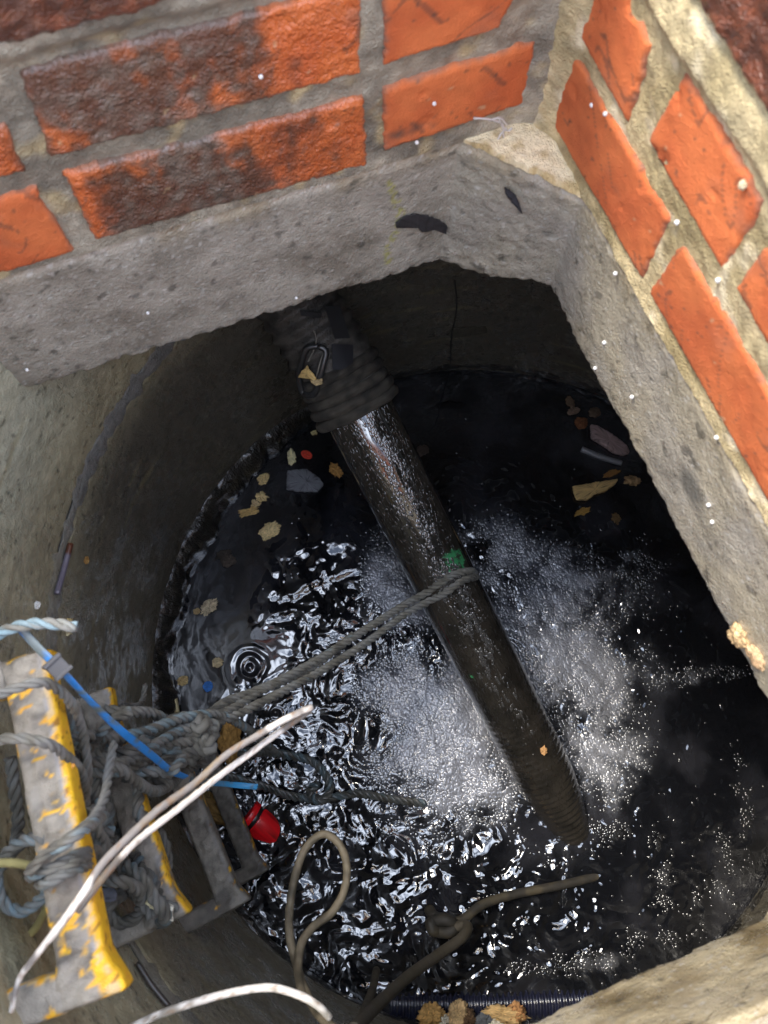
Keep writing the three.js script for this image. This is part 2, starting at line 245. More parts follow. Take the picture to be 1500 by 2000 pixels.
{
  const o = thing('brick_wall', 'bright right-hand brick wall with clean orange bricks in broad tan mortar', 'brick wall', V(0, 0, 0.35), 'brick collar walls round the opening');
  mortar(FB, -0.02, 0.95, 0.001, 0.295, [lin('#cdbb90'), lin('#a09068'), lin('#e0d2b0')], o, M.mortar, (s, y) => 0.007 * sst(0.18, 0.19, y) * sst(0.222, 0.21, y) + 0.002 * sst(0.02, 0, y), 31, 0.0015);
  const clean = () => -0.34, spot = (s, y) => -0.3 + 0.6 * sst(0.03, 0, Math.abs(s - 0.12)) * sst(0.02, 0, Math.abs(y - 0.05));
  brick(FB, [[0.008, 0.09], pB(1305, 425), pB(1255, 540), [0.004, 0.017]], spot, 7, o, M.brick);
  const a = pB(1335, 480), b = pB(1272, 572); brick(FB, [a, [a[0] + 0.222, a[1]], [b[0] + 0.222, b[1]], b], clean, 8, o, M.brick);
  brick(FB, [[a[0] + 0.246, a[1]], [a[0] + 0.465, a[1]], [b[0] + 0.465, b[1]], [b[0] + 0.246, b[1]]], clean, 9, o, M.brick);
  brick(FB, [[0.012, 0.178], pB(1270, 88), pB(1226, 232), [0.01, 0.108]], (s, y) => -0.3 + 0.5 * sst(0.05, 0.08, s), 10, o, M.brick);
  brick(FB, [pB(1340, 145), pB(1490, 392), pB(1413, 525), pB(1270, 275)], (s, y) => -0.38 + 0.75 * sst(0.162, 0.174, y), 12, o, M.brick);
  const c = pB(1440, 562); let s = c[0];
  for (let k = 0; k < 4; k++) { brick(FB, [[s, c[1] + 0.07], [s + 0.106, c[1] + 0.07], [s + 0.106, c[1]], [s, c[1]]], clean, 13 + k, o, M.brick); s += 0.13; }
  for (let k = 0; k < 4; k++) brick(FB, [[0.03 + k * 0.243, 0.286], [0.25 + k * 0.243, 0.286], [0.25 + k * 0.243, 0.222], [0.03 + k * 0.243, 0.222]], () => 0.12, 30 + k, o, M.wetBrick, 0.008);
}
for (const [F, lab, L, pos] of [[FN, 'near brick wall of the collar, outside the bottom of the picture', 0.75, V(-0.3, 0, 0.82)], [FL, 'brick wall of the collar above the iron steps', 0.75, V(-0.72, 0, 0.35)]]) {
  const o = thing('brick_wall', lab, 'brick wall', pos, 'brick collar walls round the opening');
  mortar(F, -0.05, L, 0.001, 0.295, [lin('#9c8a62'), lin('#736648'), lin('#b9a880')], o, M.mortar, () => 0, 41);
  for (let c = 0; c < 3; c++) for (let k = 0; k < 3; k++) { const s = 0.02 + k * 0.243 + (c % 2) * 0.06, y = 0.015 + c * 0.096; brick(F, [[s, y + 0.072], [s + 0.2, y + 0.072], [s + 0.2, y], [s, y]], () => -0.2, 50 + c * 3 + k, o, M.brick); }
}

// ------------------------------------------------------------------ shaft of precast rings
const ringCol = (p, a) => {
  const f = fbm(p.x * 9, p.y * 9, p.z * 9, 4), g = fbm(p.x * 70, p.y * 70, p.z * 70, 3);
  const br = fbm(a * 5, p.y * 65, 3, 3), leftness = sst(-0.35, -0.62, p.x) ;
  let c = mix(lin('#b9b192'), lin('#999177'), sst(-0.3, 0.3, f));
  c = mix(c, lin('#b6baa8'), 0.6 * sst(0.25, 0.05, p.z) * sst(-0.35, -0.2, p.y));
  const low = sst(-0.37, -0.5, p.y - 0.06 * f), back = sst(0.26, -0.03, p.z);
  c = mix(c, lin('#7b7568'), 0.7 * low); c = mix(c, lin('#423d35'), 0.8 * Math.max(back * sst(-0.3, -0.5, p.y + 0.08 * f), sst(-0.45, -0.2, p.x)));  // stain low and at the back; left kept paler to paint its brighter light
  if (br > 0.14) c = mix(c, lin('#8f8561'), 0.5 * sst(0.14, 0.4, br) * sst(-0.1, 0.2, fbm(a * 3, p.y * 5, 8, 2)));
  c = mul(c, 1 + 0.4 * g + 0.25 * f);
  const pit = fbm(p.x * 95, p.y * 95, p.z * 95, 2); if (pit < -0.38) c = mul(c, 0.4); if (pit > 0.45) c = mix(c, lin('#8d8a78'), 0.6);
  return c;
};
const arcA0 = Math.atan2(0.692 - SCZ, -0.552 - SCX), arcA1 = Math.atan2(-SCZ, -0.53 - SCX) + 2 * Math.PI;
const inArc = (a) => { if (a < 0) a += 2 * Math.PI; return a > arcA0 - 0.05 && a < arcA1 + 0.06; };
function ring(y0, y1, lab, topByArc) {
  const o = thing('concrete_ring', lab, 'manhole ring', V(SCX, y0, SCZ), 'stacked concrete rings of the shaft');
  const nu = 1000, nv = Math.round((y1 - y0) / 0.0042);
  const g = grid(nu, nv, (u, v) => {
    const a = u * 2 * Math.PI, top = topByArc ? (inArc(a) ? -0.001 : -0.186) : y1, y = lerp(y0, top, v);
    const e = Math.min(y - y0, topByArc ? 1 : y1 - y), x0 = Math.cos(a), z0 = Math.sin(a);
    const r = SR + 0.0018 * fbm(x0 * 14, y * 22, z0 * 14, 3) + 0.0012 * fbm(x0 * 60, y * 80, z0 * 60, 2) + 0.006 * sst(0.01, 0, e);
    return V(SCX + r * x0, y, SCZ + r * z0);
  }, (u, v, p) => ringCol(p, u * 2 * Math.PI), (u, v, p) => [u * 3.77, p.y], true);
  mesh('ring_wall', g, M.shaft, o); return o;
}
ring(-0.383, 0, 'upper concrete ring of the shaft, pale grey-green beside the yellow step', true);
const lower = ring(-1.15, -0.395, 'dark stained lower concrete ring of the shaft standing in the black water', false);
{ // joint sealing: grey smeared mortar and black mastic
  const nu = 700, g = grid(nu, 10, (u, v) => {
    const a = u * 2 * Math.PI, x0 = Math.cos(a), z0 = Math.sin(a), n = fbm(x0 * 12, z0 * 12, 1, 3), m = sst(0.02, 0.2, n + 0.15);
    const w = 0.010 + 0.014 * m, t = v * 2 - 1, y = -0.389 + t * w * (1 + 0.8 * fbm(x0 * 22, t, z0 * 22, 3)) + 0.004 * fbm(x0 * 30, z0 * 30, 5, 3);
    const r = SR + 0.0009 - (0.0012 + 0.0014 * m) * Math.sqrt(Math.max(0, 1 - t * t)) * (1 + 0.5 * fbm(x0 * 60, y * 60, z0 * 60, 3));
    return V(SCX + r * x0, y, SCZ + r * z0);
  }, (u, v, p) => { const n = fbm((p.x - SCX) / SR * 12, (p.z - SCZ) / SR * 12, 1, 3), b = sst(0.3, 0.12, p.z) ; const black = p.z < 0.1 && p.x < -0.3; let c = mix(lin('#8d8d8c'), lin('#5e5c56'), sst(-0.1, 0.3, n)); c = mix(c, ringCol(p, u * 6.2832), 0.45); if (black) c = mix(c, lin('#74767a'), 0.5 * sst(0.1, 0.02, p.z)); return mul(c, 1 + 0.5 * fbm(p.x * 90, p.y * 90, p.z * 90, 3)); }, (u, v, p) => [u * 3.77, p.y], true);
  mesh('joint_sealing', g, M.shaft, lower);
  mesh('joint_backing', grid(160, 1, (u, v) => V(SCX + (SR + 0.011) * Math.cos(u * 2 * Math.PI), lerp(-0.425, -0.355, v), SCZ + (SR + 0.011) * Math.sin(u * 2 * Math.PI)), () => lin('#4a4740')), M.shaft, lower);  // added band behind the joint, keeps sky from showing through the gap
  // greasy black scum bead along the waterline
  const h = grid(1400, 16, (u, v) => {
    const a = u * 2 * Math.PI, x0 = Math.cos(a), z0 = Math.sin(a), left = sst(0.1, -0.5, x0) * sst(0.75, -0.2, z0), n = fbm(x0 * 9, z0 * 9, 4, 3), n2 = fbm(x0 * 16, z0 * 16, v * 5, 4);
    const w = (0.008 + 0.022 * left) * (1 + 0.7 * n), hh = 0.016 + 0.03 * left, t = v * Math.PI;
    const r = SR + 0.006 - Math.max(0.003, w) * Math.sin(t) * (1 + 0.45 * n2) - (v > 0.5 ? 0.01 * left * (v - 0.5) * 2 : 0), y = WY + 0.012 + hh * Math.cos(t) + 0.006 * n2;
    return V(SCX + r * x0, y, SCZ + r * z0);
  }, (u, v, p) => { const k = fbm(p.x * 70, p.y * 70, p.z * 70, 3); return mul(mix(lin('#25231f'), lin('#3e3a33'), sst(0, 0.4, k)), 1 + 0.4 * k); }, (u, v, p) => [u * 3.77, v * 0.06], true);
  solo('scum_line', h, M.sludge, 'lumpy black bead of greasy scum along the shaft wall at the waterline', 'scum line');
}

// ------------------------------------------------------------------ hose frame (needed by the water too)
const H0 = V(-0.235, -0.285, -0.235), H1 = (() => { const a = atD(705, 812, 1.25), b = at(1087, 1562, -0.928); return [a, b]; })();
const hDir = H1[1].clone().sub(H1[0]).normalize();
const hTop = H1[0].clone().addScaledVector(hDir, -0.02), hEnd = H1[1].clone().addScaledVector(hDir, 0.22);

// ------------------------------------------------------------------ water, ripples and froth
const pxBlobs = (list) => list.map(([u, v, ru, rv, k]) => { const c = at(u, v, WY), r = ru / 1060; return [c.x, c.z, r, rv / 1060, k]; });
const blobSum = (B, x, z) => { let s = 0; for (const [cx, cz, a, b, k] of B) { const dx = x - cx, dz = z - cz; const pu = dx * 0.935 + dz * 0.355, pv = -dx * 0.347 + dz * 0.938; const e = (pu / a) ** 2 + (pv / b) ** 2; if (e < 6) s += k * Math.exp(-e); } return s; };
const FOAM = pxBlobs([[860, 1400, 120, 130, 1], [930, 1500, 90, 90, 0.9], [800, 1470, 90, 80, 0.55], [790, 1330, 90, 60, 0.6], [1060, 1220, 110, 160, 0.8], [960, 1080, 90, 70, 0.75], [1130, 1330, 90, 120, 0.6], [1190, 1480, 80, 110, 0.75], [1170, 1160, 120, 60, 0.4], [748, 1130, 45, 85, 1.0], [800, 1200, 40, 50, 0.7], [1260, 1310, 60, 50, 0.35], [1000, 1680, 130, 60, 0.25], [880, 1600, 120, 60, 0.35]]);
const ARCS = [[1330, 1320, 70, 24], [1430, 1320, 60, 22], [1460, 1560, 26, 110], [1420, 1680, 30, 60], [1370, 1760, 70, 26], [1290, 1830, 80, 22], [1160, 1880, 90, 20], [1050, 1890, 80, 18], [1290, 1690, 24, 60], [1180, 1630, 60, 40], [1250, 1110, 60, 60], [1160, 1100, 70, 30]].map((b) => [...b, 0.5]);
const ARCB = pxBlobs(ARCS);
const CHURN = pxBlobs([[640, 1180, 160, 120, 0.7], [620, 1330, 170, 150, 0.9], [560, 1500, 130, 160, 0.9], [720, 1650, 220, 180, 1], [620, 1800, 160, 140, 0.9], [880, 1850, 220, 110, 0.8], [1000, 1700, 220, 160, 0.8], [980, 1250, 260, 260, 0.8], [1200, 1250, 220, 220, 0.55], [1300, 1650, 200, 220, 0.35], [900, 1500, 240, 220, 0.9], [480, 1580, 80, 130, 0.6], [860, 1000, 120, 60, 0.35]]);
const RINGS = [[488, 1303, 0.04, 0.0014], [540, 1395, 0.022, 0.0007], [660, 1660, 0.03, 0.0007]].map(([u, v, r, a]) => { const p = at(u, v, WY); return [p.x, p.z, r, a]; });
const foamAt = (x, z) => { const b = blobSum(FOAM, x, z), c = blobSum(ARCB, x, z), wx = x + 0.045 * pn(x * 7, z * 7, 1), wz = z + 0.045 * pn(x * 7, z * 7, 5), f = fbm(wx * 8, wz * 8, 2, 5), f2 = fbm(wx * 30, wz * 22, 7, 3); return Math.min(1, 0.95 * sst(0.06, 1.4, b * (0.95 + 1.7 * f + 1.1 * f2)) + 0.35 * sst(0.25, 1.0, c * (0.4 + 2 * f + 1.2 * f2))); };
const CALM = pxBlobs([[535, 1262, 60, 50, 0.9], [610, 1430, 45, 90, 0.5], [425, 1240, 80, 170, 0.9]]);
const churnAt = (x, z) => Math.max(0, Math.min(1, blobSum(CHURN, x, z)) - blobSum(CALM, x, z));
const waveAt = (x, z) => {
  const c = 0.02 + 0.98 * churnAt(x, z), wx = x + 0.02 * pn(x * 14, z * 14, 9), wz = z + 0.02 * pn(x * 14, z * 14, 19);
  let h = c * (0.0056 * pn(wx * 24, wz * 24, 0.5) + 0.0042 * pn(wx * 50 + 4, wz * 50, 1.5) + 0.0014 * pn(wx * 100, wz * 100, 2.5) + 0.0003 * pn(wx * 180, wz * 180, 4.5)) + 0.0026 * pn(x * 7, z * 7, 3);
  for (const [cx, cz, r, a] of RINGS) { const d = Math.hypot(x - cx, z - cz); if (d < r * 1.6) h += a * Math.cos(d / r * 13 + 1.5 * pn(x * 40, z * 40, 3)) * sst(r * 1.3, r * 0.3, d); }
  return h;
};
{
  const n = 760, R = SR + 0.004, g = grid(n, n, (u, v) => {
    let a = u * 2 - 1, b = v * 2 - 1; const x = a * Math.sqrt(1 - b * b / 2) * R, z = b * Math.sqrt(1 - a * a / 2) * R;    // square mapped to the disc
    return V(SCX + x, WY + waveAt(SCX + x, SCZ + z), SCZ + z);
  }, (u, v, p) => {
    const f = foamAt(p.x, p.z), fine = 0.55 + 0.8 * Math.max(0, 0.45 + 1.2 * fbm(p.x * 190, p.z * 190, 3, 2));
    const cloud = 0.014 * sst(0.05, 0.4, fbm(p.x * 8, p.z * 8, 14, 4) + 0.1);
    return [0.0055 + cloud + f * fine * 0.23, 0.006 + cloud + f * fine * 0.242, 0.008 + cloud * 1.2 + f * fine * 0.28];
  }, (u, v, p) => [p.x, p.z]);
  const m = mesh('water', g, new THREE.MeshPhysicalMaterial({ vertexColors: true, roughness: 0.045, ior: 1.95, specularIntensity: 1 })); m.userData.kind = 'structure';
}
{ // bubbles riding on the froth
  const g = new THREE.SphereGeometry(1, 10, 6, 0, Math.PI * 2, 0, Math.PI * 0.5), mat = new THREE.MeshPhysicalMaterial({ color: new THREE.Color(1, 1, 1), roughness: 0.05, ior: 2.0 });
  const list = [];
  for (let i = 0; i < 900000 && list.length < 22000; i++) { const a = rnd() * 2 * Math.PI, r = Math.sqrt(rnd()) * (SR - 0.01), x = SCX + r * Math.cos(a), z = SCZ + r * Math.sin(a), f = foamAt(x, z), c = churnAt(x, z); if (rnd() < f * 0.55 + 0.003 * c + 0.24 * sst(0.12, 0.6, blobSum(ARCB, x, z) * (0.7 + 2.2 * fbm(x * 30, z * 30, 6, 2)))) list.push([x, z, f]); }
  const im = new THREE.InstancedMesh(g, mat, list.length), mm = new THREE.Matrix4();
  list.forEach(([x, z, f], i) => { const s = rr(0.0015, 0.0037) * (rnd() < 0.05 ? 1.5 : 1), e = rr(0.7, 1.25); mm.makeScale(s * e, s * 0.36, s / e).setPosition(x, WY + waveAt(x, z) - 0.0001, z); im.setMatrixAt(i, mm); const k = 0.02 + 0.28 * f; im.setColorAt(i, new THREE.Color(k, k * 1.02, k * 1.12)); });
  im.name = 'foam_bubbles'; im.castShadow = im.receiveShadow = true; scene.add(im); tag(im, 'grey froth of tiny bubbles on the churning black water round the hose', null, null, 'stuff');
}

// ------------------------------------------------------------------ tubes and ropes
function tube(pts, rad, col, o = {}) {                      // round bar along a curve, radius and colour may vary
  const cv = new THREE.CatmullRomCurve3(pts, false, 'centripetal'), L = cv.getLength(), n = o.n || Math.max(6, Math.ceil(L / (o.step || 0.004))), k = o.k || 10, fr = cv.computeFrenetFrames(n);
  const P = cv.getSpacedPoints(n), rf = typeof rad === 'function' ? rad : () => rad;
  const g = grid(k, n + 2, (u, v, i, j) => { const t = Math.min(n, Math.max(0, j - 1)), a = u * 2 * Math.PI, r = (j === 0 || j === n + 2) ? 1e-5 : rf(t / n, a, t / n * L); return P[t].clone().addScaledVector(fr.normals[t], Math.cos(a) * r).addScaledVector(fr.binormals[t], Math.sin(a) * r); },
    (u, v, p) => col(v, u, p, v * L), (u, v) => [u * (o.ku || 0.1), v * L], true);
  return g;
}
const ropeGrey = lin('#6a6a66'), ropeDark = lin('#4a4945'), ropeBlue = lin('#6f8f9c'), ropeMud = lin('#6e6a5c');
function rope(pts, r = 0.0062, blue = 0.3, tone = 1, pitch = 0.034) {
  const cv = new THREE.CatmullRomCurve3(pts, false, 'centripetal'), L = cv.getLength(), n = Math.max(10, Math.ceil(L / 0.0028)), fr = cv.computeFrenetFrames(n), P = cv.getSpacedPoints(n), gs = [], id = rnd() * 50;
  for (let s = 0; s < 3; s++) {
    const K = 7;
    gs.push(grid(K, n + 2, (u, v, i, j) => {
      const t = Math.min(n, Math.max(0, j - 1)), ph = t / n * L / pitch * 2 * Math.PI + s * 2.0944, b = u * 2 * Math.PI, end = j === 0 || j === n + 2;
      const wob = 1 + 0.14 * pn(t / n * L * 90 + id, s * 5, 1), rs = end ? 1e-5 : r * 0.54 * wob * (1 + 0.07 * Math.sin(b * 4 + ph * 2));
      const N = fr.normals[t].clone().multiplyScalar(Math.cos(ph)).addScaledVector(fr.binormals[t], Math.sin(ph)), B = fr.normals[t].clone().multiplyScalar(-Math.sin(ph)).addScaledVector(fr.binormals[t], Math.cos(ph));
      return P[t].clone().addScaledVector(N, r * 0.5 * wob + Math.cos(b) * rs).addScaledVector(B, Math.sin(b) * rs);
    }, (u, v, p) => { const l = v * L, bl = sst(0.05, 0.4, blue - 0.32 + fbm(l * 14 + id, s * 1.7, 3, 3) * 1.1 + 0.25 * pn(l * 120, u * 9, s)), f = fbm(p.x * 40, p.y * 40, p.z * 40, 3); let c = mix(mix(ropeGrey, ropeMud, sst(-0.2, 0.3, f)), ropeDark, sst(0.0, 0.5, f + 0.1)); c = mix(c, mul(ropeBlue, 1 + 0.5 * pn(l * 200, u * 12, s)), 0.55 * bl); return mul(c, tone * (1 + 0.35 * pn(l * 260, u * 6, s + id))); }, null, true));
  }
  return mergeGeometries(gs);
}

// ------------------------------------------------------------------ the big hose
{
  const o = thing('suction_hose', 'thick wet black hose slanting from under the slab into the foaming water', 'hose', hTop);
  const slime = lin('#322e29'), blk = lin('#1f1d1a'), green = lin('#3c8a58');
  const gm1 = atD(885, 1098, 1.28), gm2 = atD(922, 1312, 1.34);
  const body = tube([hTop.clone().addScaledVector(hDir, -0.06), hTop, hTop.clone().lerp(hEnd, 0.33), hTop.clone().lerp(hEnd, 0.66), hEnd], (t, a, l) => lerp(0.0525, 0.051, t) * (1 - 0.5 * sst(0.72, 0.93, t)) + (0.0006 + 0.0003 * pn(l * 40, a, 4)) * Math.sin(l * 520 + 0.5 * pn(a, l * 20, 2)) * sst(0.5, 0.7, t) + 0.0003 * fbm(a * 2, l * 30, 1, 2), (v, u, p, l) => {
    const f = fbm(p.x * 30, p.y * 30, p.z * 30, 4); let c = mix(slime, blk, sst(-0.3, 0.35, f + 0.3 * (0.4 - v)));
    c = mul(c, 1 + 0.3 * fbm(p.x * 150, p.y * 150, p.z * 150, 2));
    const d1 = Math.hypot(p.x - gm1.x, p.y - gm1.y, p.z - gm1.z), d2 = Math.hypot(p.x - gm2.x, p.y - gm2.y, p.z - gm2.z), n = fbm(p.x * 120, p.y * 120, p.z * 120, 3);
    if (d1 < 0.022 + 0.02 * n) c = mix(green, slime, sst(0.05, 0.4, n + 0.1)); if (d2 < 0.011 + 0.012 * n) c = green;
    return c;
  }, { k: 72, step: 0.0028, ku: 0.31 });
  const wet = std({ roughness: 0.12, bumpMap: (() => { const t = rep(dropT, 9, 2.4); return t; })(), bumpScale: 0.0007, clearcoat: 1, clearcoatRoughness: 0.04, ior: 2.2 });
  mesh('hose_body', body, wet, o);
  // ribbed rubber coupling: bends up towards the wall under the slab
  const sl = [0.012, -0.08, -0.16, -0.24, -0.315].map((k, i) => hTop.clone().addScaledVector(hDir, k).addScaledVector(RX, -0.004 * i * (i > 1 ? 1 : 0)));
  const slm = std({ roughness: 0.7, bumpMap: rep(gritT, 3), bumpScale: 0.0022, clearcoat: 0.1, clearcoatRoughness: 0.4 });
  const rub = (v, u, p) => { const f = fbm(p.x * 40, p.y * 40, p.z * 40, 4); return mul(mix(lin('#48443e'), lin('#282623'), sst(-0.2, 0.35, f + 0.35 * (v - 0.35))), 1 + 0.4 * fbm(p.x * 160, p.y * 160, p.z * 160, 2)); };
  mesh('coupling_sleeve', tube(sl, (t, a, l) => 0.0595 + 0.0026 * Math.sin(l * 300 + 0.7 * Math.sin(a) + 1.2 * pn(a * 0.8, l * 12, 4)) * sst(0.2, 0.28, t) + 0.0016 * fbm(Math.cos(a) * 2, Math.sin(a) * 2, l * 40, 3), rub, { k: 60, step: 0.003, ku: 0.38 }), slm, o);
  const scv = new THREE.CatmullRomCurve3(sl, false, 'centripetal'), sL = scv.getLength();
  const swag = lin('#5a5449');
  for (let k = 0; k < 5; k++) {                              // thick clamped rings at the mouth
    const t = (0.006 + k * 0.0155) / sL, c = scv.getPointAt(t), T = scv.getTangentAt(t), q = new THREE.Quaternion().setFromUnitVectors(V(0, 0, 1), T);
    const g = new THREE.TorusGeometry(0.0605 + 0.0012 * Math.sin(k * 2.1) - 0.0008 * k, 0.0084, 14, 72), pp = g.attributes.position, v = V(0, 0, 0);
    for (let i = 0; i < pp.count; i++) { v.fromBufferAttribute(pp, i); const n = fbm(v.x * 50, v.y * 50, k * 3, 3); v.multiplyScalar(1 + 0.03 * n); v.z += 0.004 * fbm(v.x * 18, v.y * 18, k, 2); pp.setXYZ(i, v.x, v.y, v.z); }
    g.applyQuaternion(q); g.translate(c.x, c.y, c.z); g.computeVertexNormals();
    mesh('clamp_ring', paint(g, (p) => mul(mix(swag, lin('#312d28'), sst(-0.2, 0.4, fbm(p.x * 60, p.y * 60, p.z * 60, 3) + k * 0.05)), 1 + 0.4 * fbm(p.x * 200, p.y * 200, p.z * 200, 2))), slm, o);
  }
  const scPts = Array.from({ length: 161 }, (_, k) => scv.getPoint(k / 160));
  const onSleeve = (u, v, lift = 0.001) => { const d = dirOf(u, v).normalize(); let best = null, bm = 9; for (let t = 0.7; t < 1.6; t += 0.0015) { const p = CAM.clone().addScaledVector(d, t); let m = 9; for (const q of scPts) m = Math.min(m, p.distanceTo(q)); if (m < 0.0625 + lift) { let lo = t - 0.0015, hi = t; for (let i = 0; i < 9; i++) { const md = (lo + hi) / 2, w = CAM.clone().addScaledVector(d, md); let mm = 9; for (const q of scPts) mm = Math.min(mm, w.distanceTo(q)); if (mm < 0.0625 + lift) hi = md; else lo = md; } return CAM.clone().addScaledVector(d, hi); } if (m < bm) { bm = m; best = p; } } return best; };
  const patch = (q, cA) => grid(14, 14, (a, b) => onSleeve(lerp(lerp(q[0][0], q[1][0], a), lerp(q[3][0], q[2][0], a), b), lerp(lerp(q[0][1], q[1][1], a), lerp(q[3][1], q[2][1], a), b), 0.003), (a, b, p) => mul(cA, 1 + 0.3 * fbm(p.x * 80, p.y * 80, p.z * 80, 3)));
  mesh('tape_patch', patch([[648, 672], [690, 673], [690, 722], [650, 722]], lin('#23242a')), slm, o);
  mesh('tape_strip', patch([[634, 598], [664, 597], [684, 660], [654, 662]], lin('#2a2a2c')), slm, o);
  mesh('tape_strip', patch([[586, 606], [630, 612], [626, 622], [588, 616]], lin('#2b2b2b')), slm, o);
  const loopPts = [[622, 676], [600, 680], [590, 705], [584, 740], [592, 768], [612, 770], [622, 745], [632, 710], [636, 685], [622, 676]].map(([u, v]) => onSleeve(u, v, 0.005));
  mesh('cable_loop', tube(loopPts, 0.0048, (v, u, p) => mul(lin('#2a2a2a'), 1 + 0.5 * fbm(p.x * 90, p.y * 90, p.z * 90, 2)), { k: 8 }), M.plastic, o);
  mesh('tie_wire', tube([[602, 706], [610, 690], [618, 664], [613, 645]].map(([u, v]) => onSleeve(u, v, 0.006)), 0.0012, () => lin('#6b675e'), { k: 6 }), M.rod, o);
  mesh('tie_wire', tube([[618, 740], [624, 712], [632, 690]].map(([u, v]) => onSleeve(u, v, 0.006)), 0.0012, () => lin('#777268'), { k: 6 }), M.rod, o);
  { // splashed water on the upper half of the hose, drops added for glints
    const list = [], up = V(0, 1, 0), sd = hDir.clone().cross(up).normalize(), nt = sd.clone().cross(hDir).normalize(), mm = new THREE.Matrix4();
    for (let i = 0; i < 60000 && list.length < 1500; i++) { const l = rr(0.0, 0.62), a = rr(-0.75, 0.75), n = fbm(l * 22, a * 5, 31, 3), w = sst(0.5, 0.05, Math.abs(a - 0.12 + 0.25 * pn(l * 9, 2, 5))) * sst(0.66, 0.2, l); if (rnd() > w * sst(-0.12, 0.3, n)) continue;
      const nr = nt.clone().multiplyScalar(Math.cos(a)).addScaledVector(sd, Math.sin(a)), s = rr(0.0008, 0.0022), rad = lerp(0.0525, 0.051, l / 1.0);
      mm.makeBasis(hDir.clone().multiplyScalar(s * rr(1.3, 3)), nr.clone().multiplyScalar(s * 0.55), hDir.clone().cross(nr).multiplyScalar(s)).setPosition(hTop.clone().addScaledVector(hDir, l).addScaledVector(nr, rad)); list.push(mm.clone()); }
    const im = new THREE.InstancedMesh(new THREE.SphereGeometry(1, 10, 7), new THREE.MeshPhysicalMaterial({ color: new THREE.Color(0.06, 0.058, 0.056), roughness: 0.03, ior: 2.2, clearcoat: 1, clearcoatRoughness: 0.02 }), list.length);
    list.forEach((m, i) => im.setMatrixAt(i, m)); im.name = 'splash_droplets'; im.castShadow = im.receiveShadow = true; scene.add(im); tag(im, 'splashed water drops added for glints along the upper half of the black hose', null, null, 'stuff');
    const cp = (() => { const d = dirOf(1062, 1466).normalize(); for (let t = 0.6; t < 1.9; t += 0.001) { const p = CAM.clone().addScaledVector(d, t), w = p.clone().sub(hTop), q = w.clone().addScaledVector(hDir, -w.dot(hDir)); if (q.length() < 0.053) return p; } return at(1062, 1466, -0.9); })();
    solo('crumb', rock(cp, 0.0055, 0.003, 0.006, '#b98d5c', { rough: 0.7 }), M.stone, 'single tan crumb stuck on the ribbed lower half of the hose', 'crumb');
  }
  // two dry scraps caught in the cable loop
  const scrap = (poly, lab, hex) => { const pts = poly.map(([u, v]) => onSleeve(u, v, 0.010)); solo('bark_scrap', slabOf(pts, 0.004, lin(hex)), M.stone, lab, 'bark scrap'); };
  scrap([[601, 712], [604, 720], [612, 728], [620, 742], [602, 738], [584, 736], [591, 722], [597, 720]], 'triangular tan bark scrap stuck in the cable loop on the hose coupling', '#c2a468');
  scrap([[607, 742], [630, 739], [632, 749], [619, 753], [612, 748]], 'small tan scrap just below the triangular one on the hose coupling', '#a8936a');
}
function slabOf(pts, th, c, ragged = 0.0008) {              // a flat chip with real thickness from its outline, edges roughened
  const n = pts.length, ctr = V(0, 0, 0); pts.forEach((p) => ctr.add(p)); ctr.multiplyScalar(1 / n);
  const nrm = V(0, 0, 0); for (let i = 0; i < n; i++) { const a = pts[i].clone().sub(ctr), b = pts[(i + 1) % n].clone().sub(ctr); nrm.add(a.cross(b)); } nrm.normalize(); if (nrm.y < 0) nrm.negate();
  const cv = new THREE.CatmullRomCurve3(pts, true, 'catmullrom', 0.12), m = 96, id = rnd() * 40, edge = cv.getSpacedPoints(m);
  return grid(m, 9, (u, v, i, j) => {
    const p = edge[i % m].clone(), k = [0.05, 0.4, 0.75, 0.93, 1, 1, 0.93, 0.6, 0.3, 0.02][j], up = [1, 1, 1, 0.93, 0.62, 0.2, 0.03, 0, 0, 0][j];
    const e = fbm(p.x * 260, p.y * 260, p.z * 260 + id, 3); p.lerp(ctr, 1 - k); p.addScaledVector(p.clone().sub(ctr).normalize(), e * ragged * 3 * k);
    return p.addScaledVector(nrm, up * th + 0.0012 * fbm(p.x * 220, p.y * 220, p.z * 220, 3) * (up > 0.5 ? 1 : 0));
  }, (u, v, p) => { const f = fbm(p.x * 130, p.y * 130, p.z * 130, 4), g = fbm(p.x * 420, p.y * 420, p.z * 420, 2), cr = Math.abs(pn(p.x * 75 + id, p.z * 75, p.y * 75)); let k = mul(c, 1 + 0.5 * f + 0.5 * g); if (cr < 0.035) k = mul(k, 0.35); return k; }, (u, v, p) => [p.x, p.z], true);
}
